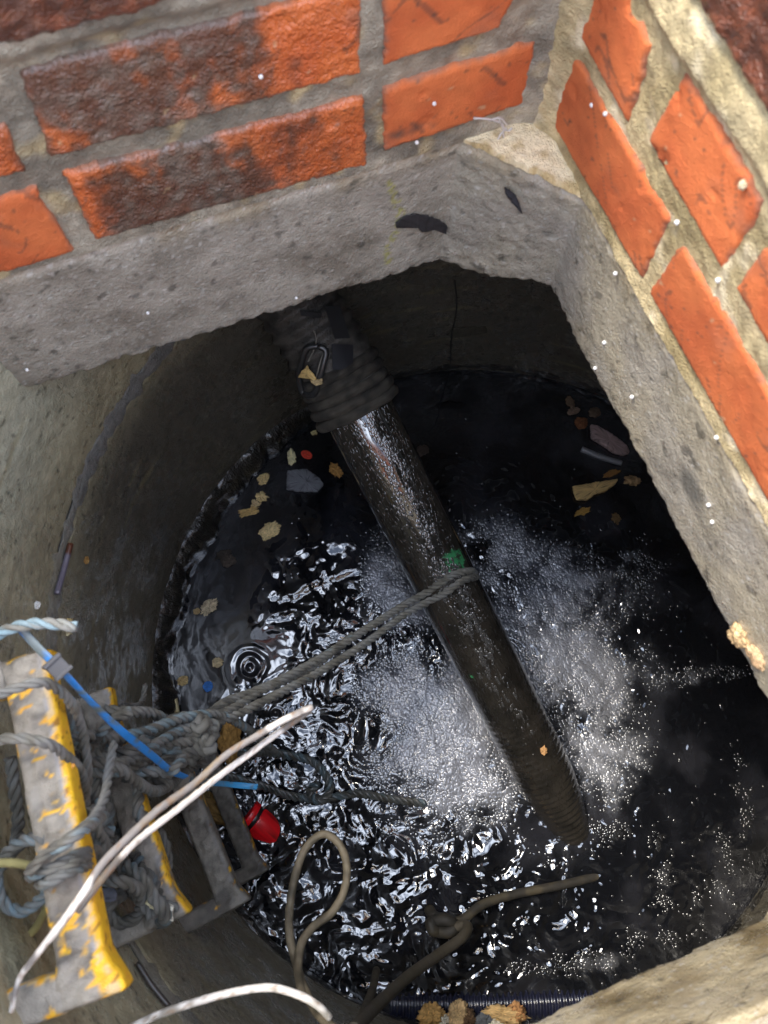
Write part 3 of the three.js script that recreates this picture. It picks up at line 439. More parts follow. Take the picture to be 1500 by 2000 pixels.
function rock(c, sx, sy, sz, hex, o = {}) {
  const g = mergeVertices((() => { const q = new THREE.IcosahedronGeometry(1, 9); q.deleteAttribute('normal'); q.deleteAttribute('uv'); return q; })()), id = rnd() * 60, p = g.attributes.position, v = V(0, 0, 0), col = lin(hex), rough = o.rough ?? 0.5;
  for (let i = 0; i < p.count; i++) { v.fromBufferAttribute(p, i); const n = Math.max(0.3, 1 + rough * 1.5 * fbm(v.x * 1.7 + id, v.y * 1.7, v.z * 1.7, 4) - rough * 0.7 * Math.abs(fbm(v.x * 3.4 + id, v.y * 3.4, v.z * 3.4 + 9, 3)) + rough * 0.7 * fbm(v.x * 7 + id, v.y * 7, v.z * 7, 3)); v.multiplyScalar(n); p.setXYZ(i, v.x, v.y, v.z); }
  g.setAttribute('uv', new THREE.BufferAttribute(new Float32Array(p.count * 2).map((_, i) => p.array[(i >> 1) * 3 + (i % 2) * 2] * 0.02), 2));
  paint(g, (q) => { const f = fbm(q.x * 2.5 + id, q.y * 2.5, q.z * 2.5, 4), h = fbm(q.x * 9, q.y * 9 + id, q.z * 9, 3); let k = mul(col, Math.max(0.15, 1 + 0.6 * f + 1.1 * h)); if (o.dark && f > 0.15) k = mix(k, lin(o.dark), sst(0.15, 0.3, f)); return k; });
  g.scale(sx, sy, sz); g.rotateY(o.turn ?? 0); g.translate(c.x, c.y, c.z); g.computeVertexNormals(); return g;
}

// ------------------------------------------------------------------ iron steps
const grime = lin('#837d72'), grime2 = lin('#5c574f'), yel = lin('#ecbb28'), yel2 = lin('#d29a2a');
function step(cNear, cFar, y, wdt, th, wear, label, dark) {   // corners: outer front corners in plan (Vector3)
  const o = thing('manhole_step', label, 'manhole step', V((cNear.x + cFar.x) / 2, y, (cNear.z + cFar.z) / 2), 'iron steps up the shaft wall');
  const ax = cNear.clone().sub(cFar).setY(0), L = ax.length(); ax.normalize(); const inw = V(-ax.z, 0, ax.x); if (inw.x > 0) inw.negate();   // towards the wall
  const id = y * 10, edgeOn = wear;
  const barG = (s0, s1, w0, wB, len, alongAxis, kind) => {    // rounded bar with rubbed paint; s along ax or inward
    const nu = Math.round(len / 0.0022), K = 44;
    return grid(K, nu, (u, v, i, j) => {
      const t = u * 2 * Math.PI, sq = 5, cs = Math.cos(t), sn = Math.sin(t), rr_ = 1 / Math.pow(Math.abs(cs) ** sq + Math.abs(sn) ** sq, 1 / sq);
      const wl = wB(v), a = cs * rr_ * wl / 2, b = sn * rr_ * th / 2, capk = (j === 0 || j === nu) ? 0.02 : (j === 1 || j === nu - 1) ? 0.93 : 1;
      const lug = kind === 'tread' && sn > 0.3 ? 0.0022 * sst(0.1, 0.35, Math.sin(v * L * 150) * Math.cos(a * 190)) : 0;
      const l = lerp(s0, s1, v), base = V(cFar.x, y - th / 2, cFar.z);
      const p = alongAxis ? base.addScaledVector(ax, l).addScaledVector(inw, w0 + a * capk) : base.addScaledVector(ax, w0 + a * capk).addScaledVector(inw, l);
      p.y += b * capk + lug; p.y += 0.0006 * fbm(p.x * 80, p.y * 80, p.z * 80, 3);
      return p;
    }, (u, v, p) => {
      const f = fbm(p.x * 50, p.y * 50 + id, p.z * 50, 4), g = fbm(p.x * 140, p.y * 140, p.z * 140, 3), cs = Math.cos(u * 2 * Math.PI), sn = Math.sin(u * 2 * Math.PI);
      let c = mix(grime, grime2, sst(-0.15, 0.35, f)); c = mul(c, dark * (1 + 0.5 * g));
      const outer = alongAxis ? sst(0.45, 0.85, -cs) : 0.25 * sst(0.5, 0.9, Math.abs(cs)), lugEdge = kind === 'tread' && sn > 0.2 ? 0.2 * sst(0.12, 0.0, Math.abs(Math.sin(v * L * 150) * Math.cos(cs * 2.6) - 0.3)) : 0;
      const y_ = sst(0.42, 0.5, edgeOn * (0.32 + outer * 0.85 + lugEdge) + 0.55 * f + 0.25 * g + 0.0);
      c = mix(c, mul(mix(yel, yel2, sst(-0.1, 0.35, g)), 1 + 0.35 * g), y_);
      if (outer > 0.3 && g > 0.28) c = mix(c, lin('#5e3d1c'), 0.7);
      if (outer > 0.1 && outer < 0.6 && g < 0.05) c = mix(c, lin('#9fa0a6'), 0.5 * edgeOn);
      return c;
    }, (u, v, p) => [p.x * 1 + p.y, p.z + p.y], true);
  };
  const legW = wdt * 0.78, gus = (v) => wdt * (1 + 0.55 * sst(0.86, 1, v) + 0.2 * sst(0.12, 0, v));
  const m = M.paint;
  mesh('tread', barG(0, L, wdt / 2, gus, L, true, 'tread'), m, o);
  const legLen = (s) => { const q = cFar.clone().addScaledVector(ax, s), e = Math.max(0.02, Math.sqrt(Math.max(0.0, SR * SR - (q.z - SCZ) ** 2)) + (q.x - SCX)); return e + 0.03; };
  for (const [s, off] of [[L, -legW / 2], [0, legW / 2]]) { const ll = legLen(s); mesh('leg', barG(wdt * 0.9, ll + 0.02, s + off, () => legW, ll, false, 'leg'), m, o); }
  return o;
}
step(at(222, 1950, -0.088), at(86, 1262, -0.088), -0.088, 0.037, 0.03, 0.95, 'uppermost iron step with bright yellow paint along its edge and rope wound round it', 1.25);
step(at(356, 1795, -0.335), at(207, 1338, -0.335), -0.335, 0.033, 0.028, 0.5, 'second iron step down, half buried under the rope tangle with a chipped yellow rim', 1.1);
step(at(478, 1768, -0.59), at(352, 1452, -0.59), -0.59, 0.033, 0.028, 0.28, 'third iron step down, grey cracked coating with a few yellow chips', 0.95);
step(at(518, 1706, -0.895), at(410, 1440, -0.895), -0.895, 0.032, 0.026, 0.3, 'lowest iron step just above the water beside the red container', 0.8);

// ------------------------------------------------------------------ rope tangle on the steps
const R_ = (list) => list.map(([u, v, y]) => at(u, v, y));
{
  const o = thing('rope_tangle', 'tangle of dirty grey-blue twisted rope heaped over the upper iron steps', 'rope', at(200, 1550, -0.3));
  const T = (list, r, b, t) => mesh('rope_strand', rope(R_(list), r * 0.8, b * 0.7, t * 0.97), M.rope, o);
  T([[-40, 1372, -0.03], [20, 1348, -0.035], [75, 1333, -0.04], [120, 1352, -0.07], [152, 1400, -0.12], [165, 1450, -0.16], [172, 1510, -0.18], [164, 1580, -0.2], [150, 1650, -0.17]], 0.0052, 0.1, 1.15);
  T([[-40, 1452, -0.045], [30, 1442, -0.045], [85, 1450, -0.05], [130, 1478, -0.09], [160, 1512, -0.14], [168, 1570, -0.2], [172, 1640, -0.26], [168, 1700, -0.27]], 0.0054, 0.15, 1.15);
  T([[70, 1392, -0.12], [95, 1372, -0.13], [125, 1392, -0.15], [140, 1430, -0.18], [160, 1455, -0.21], [220, 1462, -0.3]], 0.0066, 0.7, 1.05);
  T([[75, 1420, -0.16], [120, 1445, -0.17], [155, 1437, -0.19], [220, 1440, -0.25], [280, 1430, -0.3], [350, 1404, -0.36], [420, 1395, -0.42], [465, 1412, -0.48], [500, 1437, -0.58], [540, 1470, -0.75]], 0.0072, 0.5, 1.05);
  T([[284, 1338, -0.42], [280, 1362, -0.41], [270, 1377, -0.38], [238, 1378, -0.33]], 0.0042, 0.15, 1);
  T([[205, 1386, -0.3], [250, 1390, -0.3], [300, 1394, -0.34], [345, 1420, -0.38], [380, 1440, -0.4]], 0.0075, 0.1, 1);
  T([[60, 1400, -0.2], [130, 1430, -0.23], [190, 1470, -0.26], [240, 1470, -0.27], [300, 1455, -0.32], [370, 1450, -0.37]], 0.0078, 0.3, 1);
  T([[170, 1465, -0.24], [225, 1490, -0.24], [265, 1478, -0.27], [310, 1450, -0.31], [350, 1428, -0.36]], 0.0072, 0.55, 1);
  T([[150, 1475, -0.28], [200, 1510, -0.26], [250, 1500, -0.28], [300, 1470, -0.32], [345, 1462, -0.36]], 0.0075, 0.55, 1);
  T([[175, 1485, -0.2], [225, 1497, -0.2], [265, 1525, -0.24], [300, 1545, -0.3], [335, 1532, -0.38], [365, 1505, -0.46], [400, 1490, -0.5]], 0.0068, 0.25, 0.95);
  T([[222, 1452, -0.17], [213, 1500, -0.15], [203, 1560, -0.12], [180, 1600, -0.09], [130, 1640, -0.05], [85, 1672, -0.045], [55, 1705, -0.05]], 0.005, 0.05, 1.05);
  T([[120, 1485, -0.22], [132, 1550, -0.23], [145, 1620, -0.24], [160, 1690, -0.26], [190, 1740, -0.3]], 0.008, 0.45, 0.95);
  T([[140, 1470, -0.26], [155, 1540, -0.26], [170, 1610, -0.28], [190, 1670, -0.3], [215, 1700, -0.31]], 0.0085, 0.35, 0.9);
  T([[190, 1500, -0.27], [185, 1560, -0.27], [182, 1620, -0.3], [165, 1680, -0.27]], 0.0075, 0.4, 0.95);
  T([[195, 1540, -0.3], [215, 1580, -0.31], [205, 1630, -0.3], [175, 1680, -0.27], [150, 1710, -0.2]], 0.0072, 0.5, 0.95);
  T([[178, 1575, -0.19], [192, 1620, -0.2], [206, 1655, -0.24], [195, 1672, -0.24], [170, 1640, -0.22]], 0.0056, 0.15, 1.05);
  // turns round the top step
  T([[205, 1590, -0.14], [150, 1632, -0.05], [100, 1668, -0.048], [70, 1690, -0.07]], 0.0052, 0.4, 1.05);
  T([[190, 1660, -0.16], [150, 1670, -0.075], [110, 1690, -0.058], [72, 1706, -0.06], [60, 1712, -0.09]], 0.0055, 0.35, 1.05);
  T([[185, 1690, -0.15], [155, 1696, -0.075], [118, 1712, -0.06], [90, 1724, -0.06], [78, 1726, -0.09]], 0.0055, 0.25, 1.0);
  T([[180, 1675, -0.13], [150, 1683, -0.068], [112, 1702, -0.06], [80, 1716, -0.07]], 0.005, 0.3, 1.0);
  // loops hanging below
  T([[200, 1720, -0.28], [235, 1722, -0.26], [268, 1735, -0.28], [276, 1765, -0.31], [262, 1795, -0.33], [232, 1803, -0.33], [208, 1782, -0.32], [196, 1750, -0.3]], 0.0078, 0.1, 0.95);
  T([[248, 1690, -0.3], [275, 1712, -0.29], [296, 1745, -0.295], [318, 1780, -0.3], [322, 1798, -0.33], [295, 1800, -0.35]], 0.0085, 0.6, 1);
  T([[225, 1640, -0.33], [240, 1690, -0.32], [262, 1735, -0.31], [300, 1790, -0.31]], 0.0085, 0.45, 0.95);
  T([[310, 1620, -0.4], [326, 1660, -0.4], [328, 1690, -0.4], [310, 1710, -0.4]], 0.007, 0.4, 0.9);
  // loops out to the left of the top step
  T([[90, 1640, -0.09], [45, 1643, -0.1], [12, 1668, -0.11], [-6, 1710, -0.12], [6, 1762, -0.13], [35, 1780, -0.13], [70, 1765, -0.12], [98, 1735, -0.11]], 0.0062, 0.65, 1);
  T([[95, 1620, -0.12], [40, 1650, -0.14], [5, 1690, -0.15], [-30, 1740, -0.15]], 0.006, 0.2, 0.85);
  T([[20, 1480, -0.16], [28, 1540, -0.17], [36, 1600, -0.18], [30, 1660, -0.16]], 0.007, 0.1, 0.8);
  // slack odds and ends through the heap
  for (let i = 0; i < 24; i++) { const u = rr(90, 310), v = rr(1400, 1740), y = rr(-0.34, -0.2) - (u - 90) * 0.0003, a = rr(0, 6.28), q = []; for (let k = 0; k < 5; k++) q.push([u + (k - 2) * 26 * Math.cos(a) + rr(-14, 14), v + (k - 2) * 34 * Math.sin(a) + rr(-14, 14), y + rr(-0.025, 0.025)]); T(q, rr(0.0055, 0.0085), rr(0, 0.55), rr(0.75, 1.05)); }
  // knot
  const k0 = at(374, 1440, -0.385), kp = []; for (let i = 0; i <= 70; i++) { const t = i / 70 * Math.PI * 2; kp.push(k0.clone().add(V(0.019 * Math.sin(3 * t + 0.4) + 0.006 * Math.cos(5 * t), 0.013 * Math.sin(4 * t + 1.1), 0.014 * Math.sin(2 * t + 0.7) + 0.008 * Math.cos(5 * t)))); }
  mesh('knot', rope(kp, 0.0098, 0.15, 1.0), M.rope, o);
  for (const [u, v] of [[340, 1425], [345, 1450], [352, 1468]]) T([[u - 70, v + 18, -0.34], [u - 20, v + 6, -0.36], [u + 20, v, -0.37], [u + 60, v - 4, -0.4]], 0.0088, 0.12, 1.0);
}
{ // rope tied round the hose
  const o = thing('tie_rope', 'pair of dirty grey rope strands running from the knot and looped round the hose', 'rope', at(650, 1290, -0.55));
  const hoseTop = (u, v) => { const d = dirOf(u, v).normalize(); for (let t = 0.6; t < 1.9; t += 0.001) { const p = CAM.clone().addScaledVector(d, t), w = p.clone().sub(hTop), q = w.clone().addScaledVector(hDir, -w.dot(hDir)); if (q.length() < 0.0545) return p; } return at(u, v, -0.7); };
  const roundBack = (u, v) => { const p = hoseTop(u, v); p.addScaledVector(RZ, 0.06); return p; };
  mesh('rope_strand', rope([...R_([[350, 1432, -0.39], [400, 1402, -0.42], [440, 1372, -0.45], [500, 1350, -0.49], [560, 1322, -0.52], [640, 1277, -0.57], [720, 1226, -0.615], [790, 1182, -0.65]]), hoseTop(832, 1158), hoseTop(860, 1138), hoseTop(890, 1121), hoseTop(915, 1116), roundBack(937, 1128)], 0.0062, 0.02, 0.95), M.rope, o);
  mesh('rope_strand', rope([...R_([[355, 1448, -0.395], [420, 1412, -0.43], [470, 1392, -0.46], [550, 1352, -0.51], [640, 1303, -0.57], [720, 1252, -0.62], [790, 1200, -0.655]]), hoseTop(842, 1172), hoseTop(872, 1156), hoseTop(900, 1136), hoseTop(922, 1128), roundBack(940, 1136)], 0.0062, 0.02, 0.95), M.rope, o);
  mesh('rope_strand', rope(R_([[380, 1415, -0.4], [450, 1385, -0.45], [520, 1345, -0.5], [600, 1310, -0.55], [690, 1240, -0.6]]), 0.0058, 0.05, 0.9), M.rope, o);
}
{
  const o = thing('trailing_rope', 'dark rope trailing into the water and curling back with a blue end', 'rope', at(640, 1540, WY));
  mesh('rope_strand', rope(R_([[470, 1470, -0.8], [520, 1470, -0.88], [560, 1475, -0.92], [605, 1485, -0.93], [632, 1508, -0.93], [644, 1540, -0.93], [632, 1562, -0.93], [612, 1560, -0.93], [607, 1543, -0.925], [622, 1530, -0.92]]), 0.008, 0.35, 0.7), M.wetRope, o);
  mesh('rope_strand', rope(R_([[440, 1515, -0.85], [510, 1535, -0.9], [570, 1555, -0.93], [630, 1560, -0.935], [700, 1550, -0.935], [760, 1560, -0.935], [830, 1570, -0.945]]), 0.0075, 0.4, 0.7), M.wetRope, o);
}
{
  const e = rope([...R_([[-40, 1262, -0.06], [10, 1232, -0.06], [60, 1219, -0.06], [110, 1219, -0.06], [150, 1225, -0.062]])], 0.0048, 0.8, 1.45);
  solo('rope_end', e, M.rope, 'pale blue frayed rope end above the blue strap on the shaft wall', 'rope');
  const y = tube(R_([[-30, 1688, -0.09], [20, 1685, -0.09], [62, 1692, -0.1], [95, 1720, -0.14], [90, 1775, -0.17], [55, 1828, -0.17], [-20, 1855, -0.16]]), 0.0034, (v, u, p) => mul(lin('#8f8656'), 1 + 0.5 * fbm(p.x * 120, p.y * 120, p.z * 120, 3)), { k: 7 });
  solo('cord', y, M.rope, 'thin mustard cord looping behind the uppermost iron step', 'cord');
}

// ------------------------------------------------------------------ blue strap with buckle
{
  const o = thing('strap', 'bright blue flat strap with a grey buckle stretched across the rope tangle', 'strap', at(200, 1380, -0.1));
  const rib = (list, w, c0) => { const P = list.map(([u, v, y]) => at(u, v, y)), cv = new THREE.CatmullRomCurve3(P), n = 80, pts = cv.getSpacedPoints(n), L = cv.getLength();
    return grid(12, n, (a, b, i, j) => { const p = pts[j], T = cv.getTangentAt(j / n), tw = 0.5 * Math.sin(b * 7), side = V(0, 1, 0).cross(T).normalize().applyAxisAngle(T, tw), up = T.clone().cross(side), t = a * 2 * Math.PI; return p.clone().addScaledVector(side, Math.cos(t) * w / 2).addScaledVector(up, Math.sin(t) * 0.0011); },
      (a, b, p) => { const f = fbm(p.x * 60, p.y * 60, p.z * 60, 4); return mul(mix(c0, lin('#5f6a6b'), sst(0.0, 0.35, f + 0.25 * sst(0.45, 0.2, b))), 1 + 0.3 * f); }, null, true); };
  mesh('webbing', rib([[40, 1226, -0.07], [75, 1266, -0.075], [115, 1304, -0.08], [150, 1342, -0.095], [195, 1388, -0.13], [240, 1430, -0.17], [290, 1470, -0.23], [335, 1506, -0.3], [362, 1518, -0.34]], 0.0074, lin('#2f86d6')), M.plastic, o);
  mesh('strap_tail', rib([[372, 1524, -0.36], [410, 1528, -0.42], [450, 1532, -0.48], [502, 1537, -0.5]], 0.0074, lin('#3f8fc0')), M.plastic, o);
  const c = at(113, 1304, -0.073), d = at(150, 1342, -0.095).sub(at(75, 1266, -0.075)).normalize();
  const q = new THREE.Quaternion().setFromUnitVectors(V(1, 0, 0), d);
  const bk = (w, h, dd, x) => { const s = new THREE.Shape([new THREE.Vector2(-w / 2, -dd / 2), new THREE.Vector2(w / 2, -dd / 2), new THREE.Vector2(w / 2, dd / 2), new THREE.Vector2(-w / 2, dd / 2)]); const g = new THREE.ExtrudeGeometry(s, { depth: h, bevelEnabled: true, bevelSize: 0.0008, bevelThickness: 0.0008, bevelSegments: 2 }); g.rotateX(-Math.PI / 2); g.translate(x, -h / 2, 0); g.applyQuaternion(q); g.translate(c.x, c.y, c.z); g.deleteAttribute('uv'); return g; };
  const b = mergeGeometries([bk(0.013, 0.004, 0.0128, 0), bk(0.0014, 0.0066, 0.0145, -0.0072), bk(0.0014, 0.0066, 0.0145, 0.0062)]);
  mesh('buckle', paint(b, (p) => mul(lin('#58585a'), 1 + 0.3 * fbm(p.x * 200, p.y * 200, p.z * 200, 2))), M.rod, o);
}
{ // grey buckle and paper-like flakes among the rope
  const tan = (u, v, y, pts, hex, nm, lab, cat) => solo(nm, slabOf(pts.map(([a, b]) => at(a, b, y)), 0.003, lin(hex)), M.stone, lab, cat);
  tan(0, 0, -0.27, [[183, 1735], [225, 1733], [230, 1752], [222, 1762], [185, 1760]], '#4d5058', 'plastic_clip', 'dark grey flat plastic clip lying in the rope below the top step', 'clip');
  tan(0, 0, -0.305, [[284, 1735], [296, 1742], [303, 1765], [313, 1783], [300, 1776], [285, 1765]], '#cfc7a0', 'paper_scrap', 'cream paper scrap caught beside the rope on the second step', 'paper scrap');
  tan(0, 0, -0.315, [[328, 1763], [340, 1768], [338, 1790], [340, 1801], [330, 1795], [333, 1782]], '#d8d3c2', 'paper_scrap', 'white paper scrap at the outer corner of the second step', 'paper scrap');
  tan(0, 0, -0.1, [[108, 1500], [140, 1489], [147, 1496], [138, 1512], [122, 1524]], '#d99a44', 'wood_chip', 'orange wood chip poking out from under the top step beside the rope', 'wood chip');
  tan(0, 0, -0.25, [[92, 1893], [98, 1850], [107, 1846], [104, 1898], [90, 1930], [88, 1925]], '#b78a5c', 'bark_strip', 'narrow tan bark strip behind the near end of the top step', 'bark strip');
}

// ------------------------------------------------------------------ hooked rods and wires
const rodCol = (white, from, base) => (v, u, p) => { const f = fbm(p.x * 60, p.y * 60, p.z * 60, 3), g = fbm(p.x * 220, p.y * 220, p.z * 220, 2); let c = mix(lin(base), lin('#8d7a5e'), sst(0, 0.4, f)); const w = sst(from, from + 0.2, white(v) + 0.9 * f); c = mix(c, lin('#dcd6cc'), w); if (g > 0.25) c = mix(c, lin('#7b5a38'), 0.6); return mul(c, 1 + 0.3 * g); };
{
  const o = thing('bent_rod', 'long hairpin rod of peeling white paint hooked over the top step', 'rod', at(330, 1580, -0.1));
  mesh('rod_arm', tube(R_([[609, 1381, -0.16], [560, 1403, -0.15], [500, 1438, -0.14], [445, 1472, -0.13], [380, 1530, -0.11], [311, 1580, -0.085], [250, 1636, -0.065], [196, 1692, -0.05], [168, 1737, -0.045], [120, 1804, -0.05], [67, 1871, -0.06], [36, 1916, -0.07], [22, 1976, -0.075]]), (t, a) => (0.003 + 0.0005 * pn(t * 60, a, 1)) * (1 - 0.35 * sst(0.75, 1, t)), rodCol((v) => Math.max(sst(0.3, 0.05, v), sst(0.62, 0.7, v)) * 0.75, 0.5, '#86807a'), { k: 10 }), M.rod, o);
  mesh('rod_arm', tube(R_([[606, 1388, -0.165], [545, 1430, -0.16], [480, 1478, -0.15], [420, 1522, -0.14], [350, 1578, -0.115], [266, 1644, -0.09], [213, 1700, -0.07], [180, 1742, -0.06], [150, 1780, -0.06]]), (t, a) => 0.0028 + 0.0005 * pn(t * 60, a, 3), rodCol((v) => 0.8 * sst(0.02, 0.2, v) * sst(0.86, 0.74, v), 0.42, '#77716a'), { k: 10 }), M.rod, o);
}
solo('wire', tube(R_([[215, 2030, -0.2], [300, 1986, -0.2], [400, 1952, -0.2], [470, 1935, -0.2], [530, 1929, -0.2], [580, 1942, -0.205], [618, 1962, -0.21], [643, 1987, -0.22]]), (t) => 0.0034 + 0.0003 * pn(t * 40, 1, 2), rodCol((v) => 0.55, 0.42, '#9b958a'), { k: 10 }), M.rod, 'pale stiff wire arching along the bottom edge with a cut end', 'wire');
{
  const muck = (hex) => (v, u, p) => mul(mix(lin(hex), lin('#463f31'), sst(-0.1, 0.35, fbm(p.x * 45, p.y * 45, p.z * 45, 3))), 1 + 0.45 * fbm(p.x * 180, p.y * 180, p.z * 180, 3));
  const lp = tube(R_([[652, 2010, -0.3], [618, 1975, -0.34], [592, 1925, -0.38], [578, 1880, -0.41], [566, 1830, -0.43], [566, 1770, -0.45], [577, 1710, -0.46], [598, 1655, -0.47], [632, 1629, -0.47], [662, 1648, -0.47], [677, 1690, -0.465], [672, 1740, -0.455], [648, 1782, -0.445], [612, 1810, -0.435], [590, 1840, -0.42], [582, 1890, -0.4], [592, 1950, -0.36]]), (t, a) => 0.0048 * (1 + 0.12 * pn(t * 70, a, 5)), muck('#6d6350'), { k: 10 });
  solo('cable_loop', lp, M.rod, 'muddy brown cable standing up in a tall open loop above the water', 'cable');
  const g = tube(R_([[1180, 1708, -0.955], [1100, 1728, -0.935], [1000, 1748, -0.915], [940, 1768, -0.895], [905, 1795, -0.88], [872, 1806, -0.87]]), (t) => 0.0074 * (1 + 0.06 * pn(t * 60, 2, 3)), muck('#2b2824'), { k: 14 });
  const o = thing('muddy_line', 'thick mud-coated line knotted in the middle, rising from the water to the bottom edge', 'rope', at(880, 1810, -0.85));
  mesh('line_strand', g, M.rod, o);
  mesh('line_strand', tube(R_([[880, 1812, -0.865], [912, 1808, -0.85], [905, 1828, -0.82], [860, 1862, -0.78], [800, 1905, -0.7], [745, 1955, -0.6], [690, 2012, -0.48]]), (t) => 0.008 * (1 + 0.08 * pn(t * 60, 7, 3)), muck('#474137'), { k: 14 }), M.rod, o);
  mesh('line_strand', tube(R_([[735, 1895, -0.8], [728, 1930, -0.72], [715, 1965, -0.62], [700, 2000, -0.5]]), 0.0058, muck('#58503f'), { k: 10 }), M.rod, o);
  const kk = at(868, 1806, -0.868), kp = []; for (let i = 0; i <= 40; i++) { const t = i / 40 * Math.PI * 4; kp.push(kk.clone().add(V(0.018 * Math.cos(t) - 0.004, 0.009 * Math.sin(t * 1.5), 0.011 * Math.sin(t + 0.5)))); }
  mesh('knot', tube([at(838, 1776, -0.9), at(848, 1790, -0.88), ...kp], 0.009, muck('#2d2a25'), { k: 12 }), M.rod, o);
}
{ // corrugated hose half sunk at the bottom
  const a = at(760, 1962, WY - 0.02), b = at(1180, 1950, WY - 0.022);
  const g = tube([a, a.clone().lerp(b, 0.33).add(V(0, 0.001, 0.004)), a.clone().lerp(b, 0.66).add(V(0, 0.001, 0.003)), b], (t, an, l) => 0.027 + 0.0026 * Math.sin(l * 2 * Math.PI / 0.0098), (v, u, p) => mul(lin('#23263a'), 1 + 0.4 * fbm(p.x * 60, p.y * 60, p.z * 60, 3)), { k: 40, step: 0.0011 });
  solo('corrugated_hose', g, std({ roughness: 0.22, clearcoat: 1, clearcoatRoughness: 0.08, ior: 1.8 }), 'dark navy corrugated hose half sunk in the water by the near slab edge', 'hose');
}

// ------------------------------------------------------------------ red container in the water
{
  const o = thing('plastic_container', 'red plastic container with a black band half sunk beside the lowest step', 'container', at(520, 1612, WY));
  const c = at(514, 1612, WY - 0.016), ax = at(560, 1640, WY - 0.012).sub(at(480, 1580, WY + 0.012)).normalize(), q = new THREE.Quaternion().setFromUnitVectors(V(0, 1, 0), ax);
  const lat = (prof) => { const g = new THREE.LatheGeometry(prof.map(([r, y]) => new THREE.Vector2(r, y)), 48); g.applyQuaternion(q); g.translate(c.x, c.y, c.z); return g; };
  const red = (p) => mul(mix(lin('#f01822'), lin('#8a1512'), sst(0.1, 0.4, fbm(p.x * 50, p.y * 50, p.z * 50, 3))), 1 + 0.25 * fbm(p.x * 150, p.y * 150, p.z * 150, 2));
  mesh('container_body', paint(lat([[0.001, 0.045], [0.012, 0.044], [0.021, 0.036], [0.0262, 0.022], [0.0285, 0.0], [0.029, -0.016], [0.0275, -0.018], [0.0275, -0.019], [0.001, -0.019]]), red), M.plastic, o);
  mesh('band', paint(lat([[0.0265, -0.0185], [0.0278, -0.019], [0.0278, -0.026], [0.0265, -0.0265]]), () => [0.01, 0.01, 0.01]), M.plastic, o);
  mesh('lid', paint(lat([[0.0265, -0.0255], [0.0292, -0.026], [0.0292, -0.035], [0.027, -0.037], [0.001, -0.0372]]), red), M.plastic, o);
}

// ------------------------------------------------------------------ floating litter and stones
const flat = (poly, th, hex, name, label, cat, group, lift = 0.001) => solo(name, slabOf(poly.map(([u, v]) => at(u, v, WY + lift)), th, lin(hex), 0.0012), M.stone, label, cat, group);
const peb = (u, v, a, b, hex, name, label, cat, o = {}, lift = 0.001) => { const k = 1 / 1060; return solo(name, rock(at(u, v, WY + lift), a * k, Math.min(a, b) * k * (o.h ?? 0.5), b * k, hex, o), M.stone, label, cat, o.group); };
flat([[562, 921], [600, 918], [624, 934], [632, 947], [620, 962], [590, 962], [560, 957]], 0.008, '#6e6f74', 'charred_wood', 'flat grey charred wood block floating left of the hose', 'wood');
flat([[569, 876], [577, 886], [578, 902], [570, 911], [563, 905], [561, 886]], 0.006, '#d9cfa0', 'foam_stub', 'pale cream stub floating beside the red oval', 'stub');
peb(599, 888, 13, 9, '#d2402c', 'plastic_chip', 'red oval piece floating left of the hose', 'plastic piece', { rough: 0.06, turn: -0.9, h: 0.35 });
flat([[606, 845], [618, 840], [620, 848], [612, 850]], 0.004, '#cdbb84', 'wood_sliver', 'tiny pale sliver floating where the coupling meets the waterline', 'sliver');
peb(655, 917, 11, 15, '#b98a4c', 'cork_lump', 'rusty orange lump floating against the left side of the hose', 'lump', { turn: 0.3, rough: 0.7 });
peb(515, 936, 10, 15, '#c4ac78', 'cork_lump', 'oblong tan lump floating between scum line and charred block', 'lump', { turn: -0.9 });
peb(510, 971, 10, 10, '#cdb580', 'cork_lump', 'small ragged tan lump at the upper end of a crumb trail', 'lump', { rough: 0.9 });
peb(499, 984, 8, 8, '#c8b084', 'cork_lump', 'middle crumb of the tan crumb trail by the scum line', 'lump', { rough: 0.9 });
peb(487, 999, 18, 8, '#c2a268', 'cork_lump', 'long tan crumb at the lower end of the crumb trail', 'lump', { rough: 0.9, turn: 0.1 });
peb(452, 971, 5, 6, '#baa274', 'cork_lump', 'tiny tan crumb touching the scum line', 'lump');
peb(527, 1036, 22, 16, '#d6bd88', 'cork_lump', 'big round granular tan lump floating alone in the dark water', 'lump', { rough: 0.45, turn: 0.2 });
peb(437, 1083, 15, 9, '#3b342d', 'mud_lump', 'dark brown mud lump floating near the scum line', 'lump', { rough: 0.8 });
peb(446, 1097, 13, 10, '#4a4038', 'mud_lump', 'second dark mud lump just below and right of its twin', 'lump', { rough: 0.8 });
peb(408, 1186, 18, 12, '#c9b898', 'cork_lump', 'speckled tan lump beside the scum line above the ropes', 'lump', { rough: 0.7, turn: 0.4 });
peb(384, 1194, 7, 6, '#c0a678', 'cork_lump', 'tiny tan crumb touching the speckled lump', 'lump');
peb(425, 1294, 11, 9, '#c6b38c', 'cork_lump', 'tan crumb floating left of the ripple rings', 'lump');
peb(357, 1330, 10, 9, '#c6ac78', 'cork_lump', 'tan crumb above the pale stick near the ropes', 'lump');
peb(406, 1341, 9, 10, '#3d78c4', 'plastic_chip', 'small bright blue chip floating above the ropes', 'plastic piece', { rough: 0.25, h: 0.3 });
solo('stick', tube([at(338, 1350, WY + 0.006), at(342, 1370, WY + 0.008), at(345, 1392, WY + 0.01)], 0.0055, () => lin('#c3b48a'), { k: 9 }), M.stone, 'short pale stick lying against the scum line behind the ropes', 'stick');
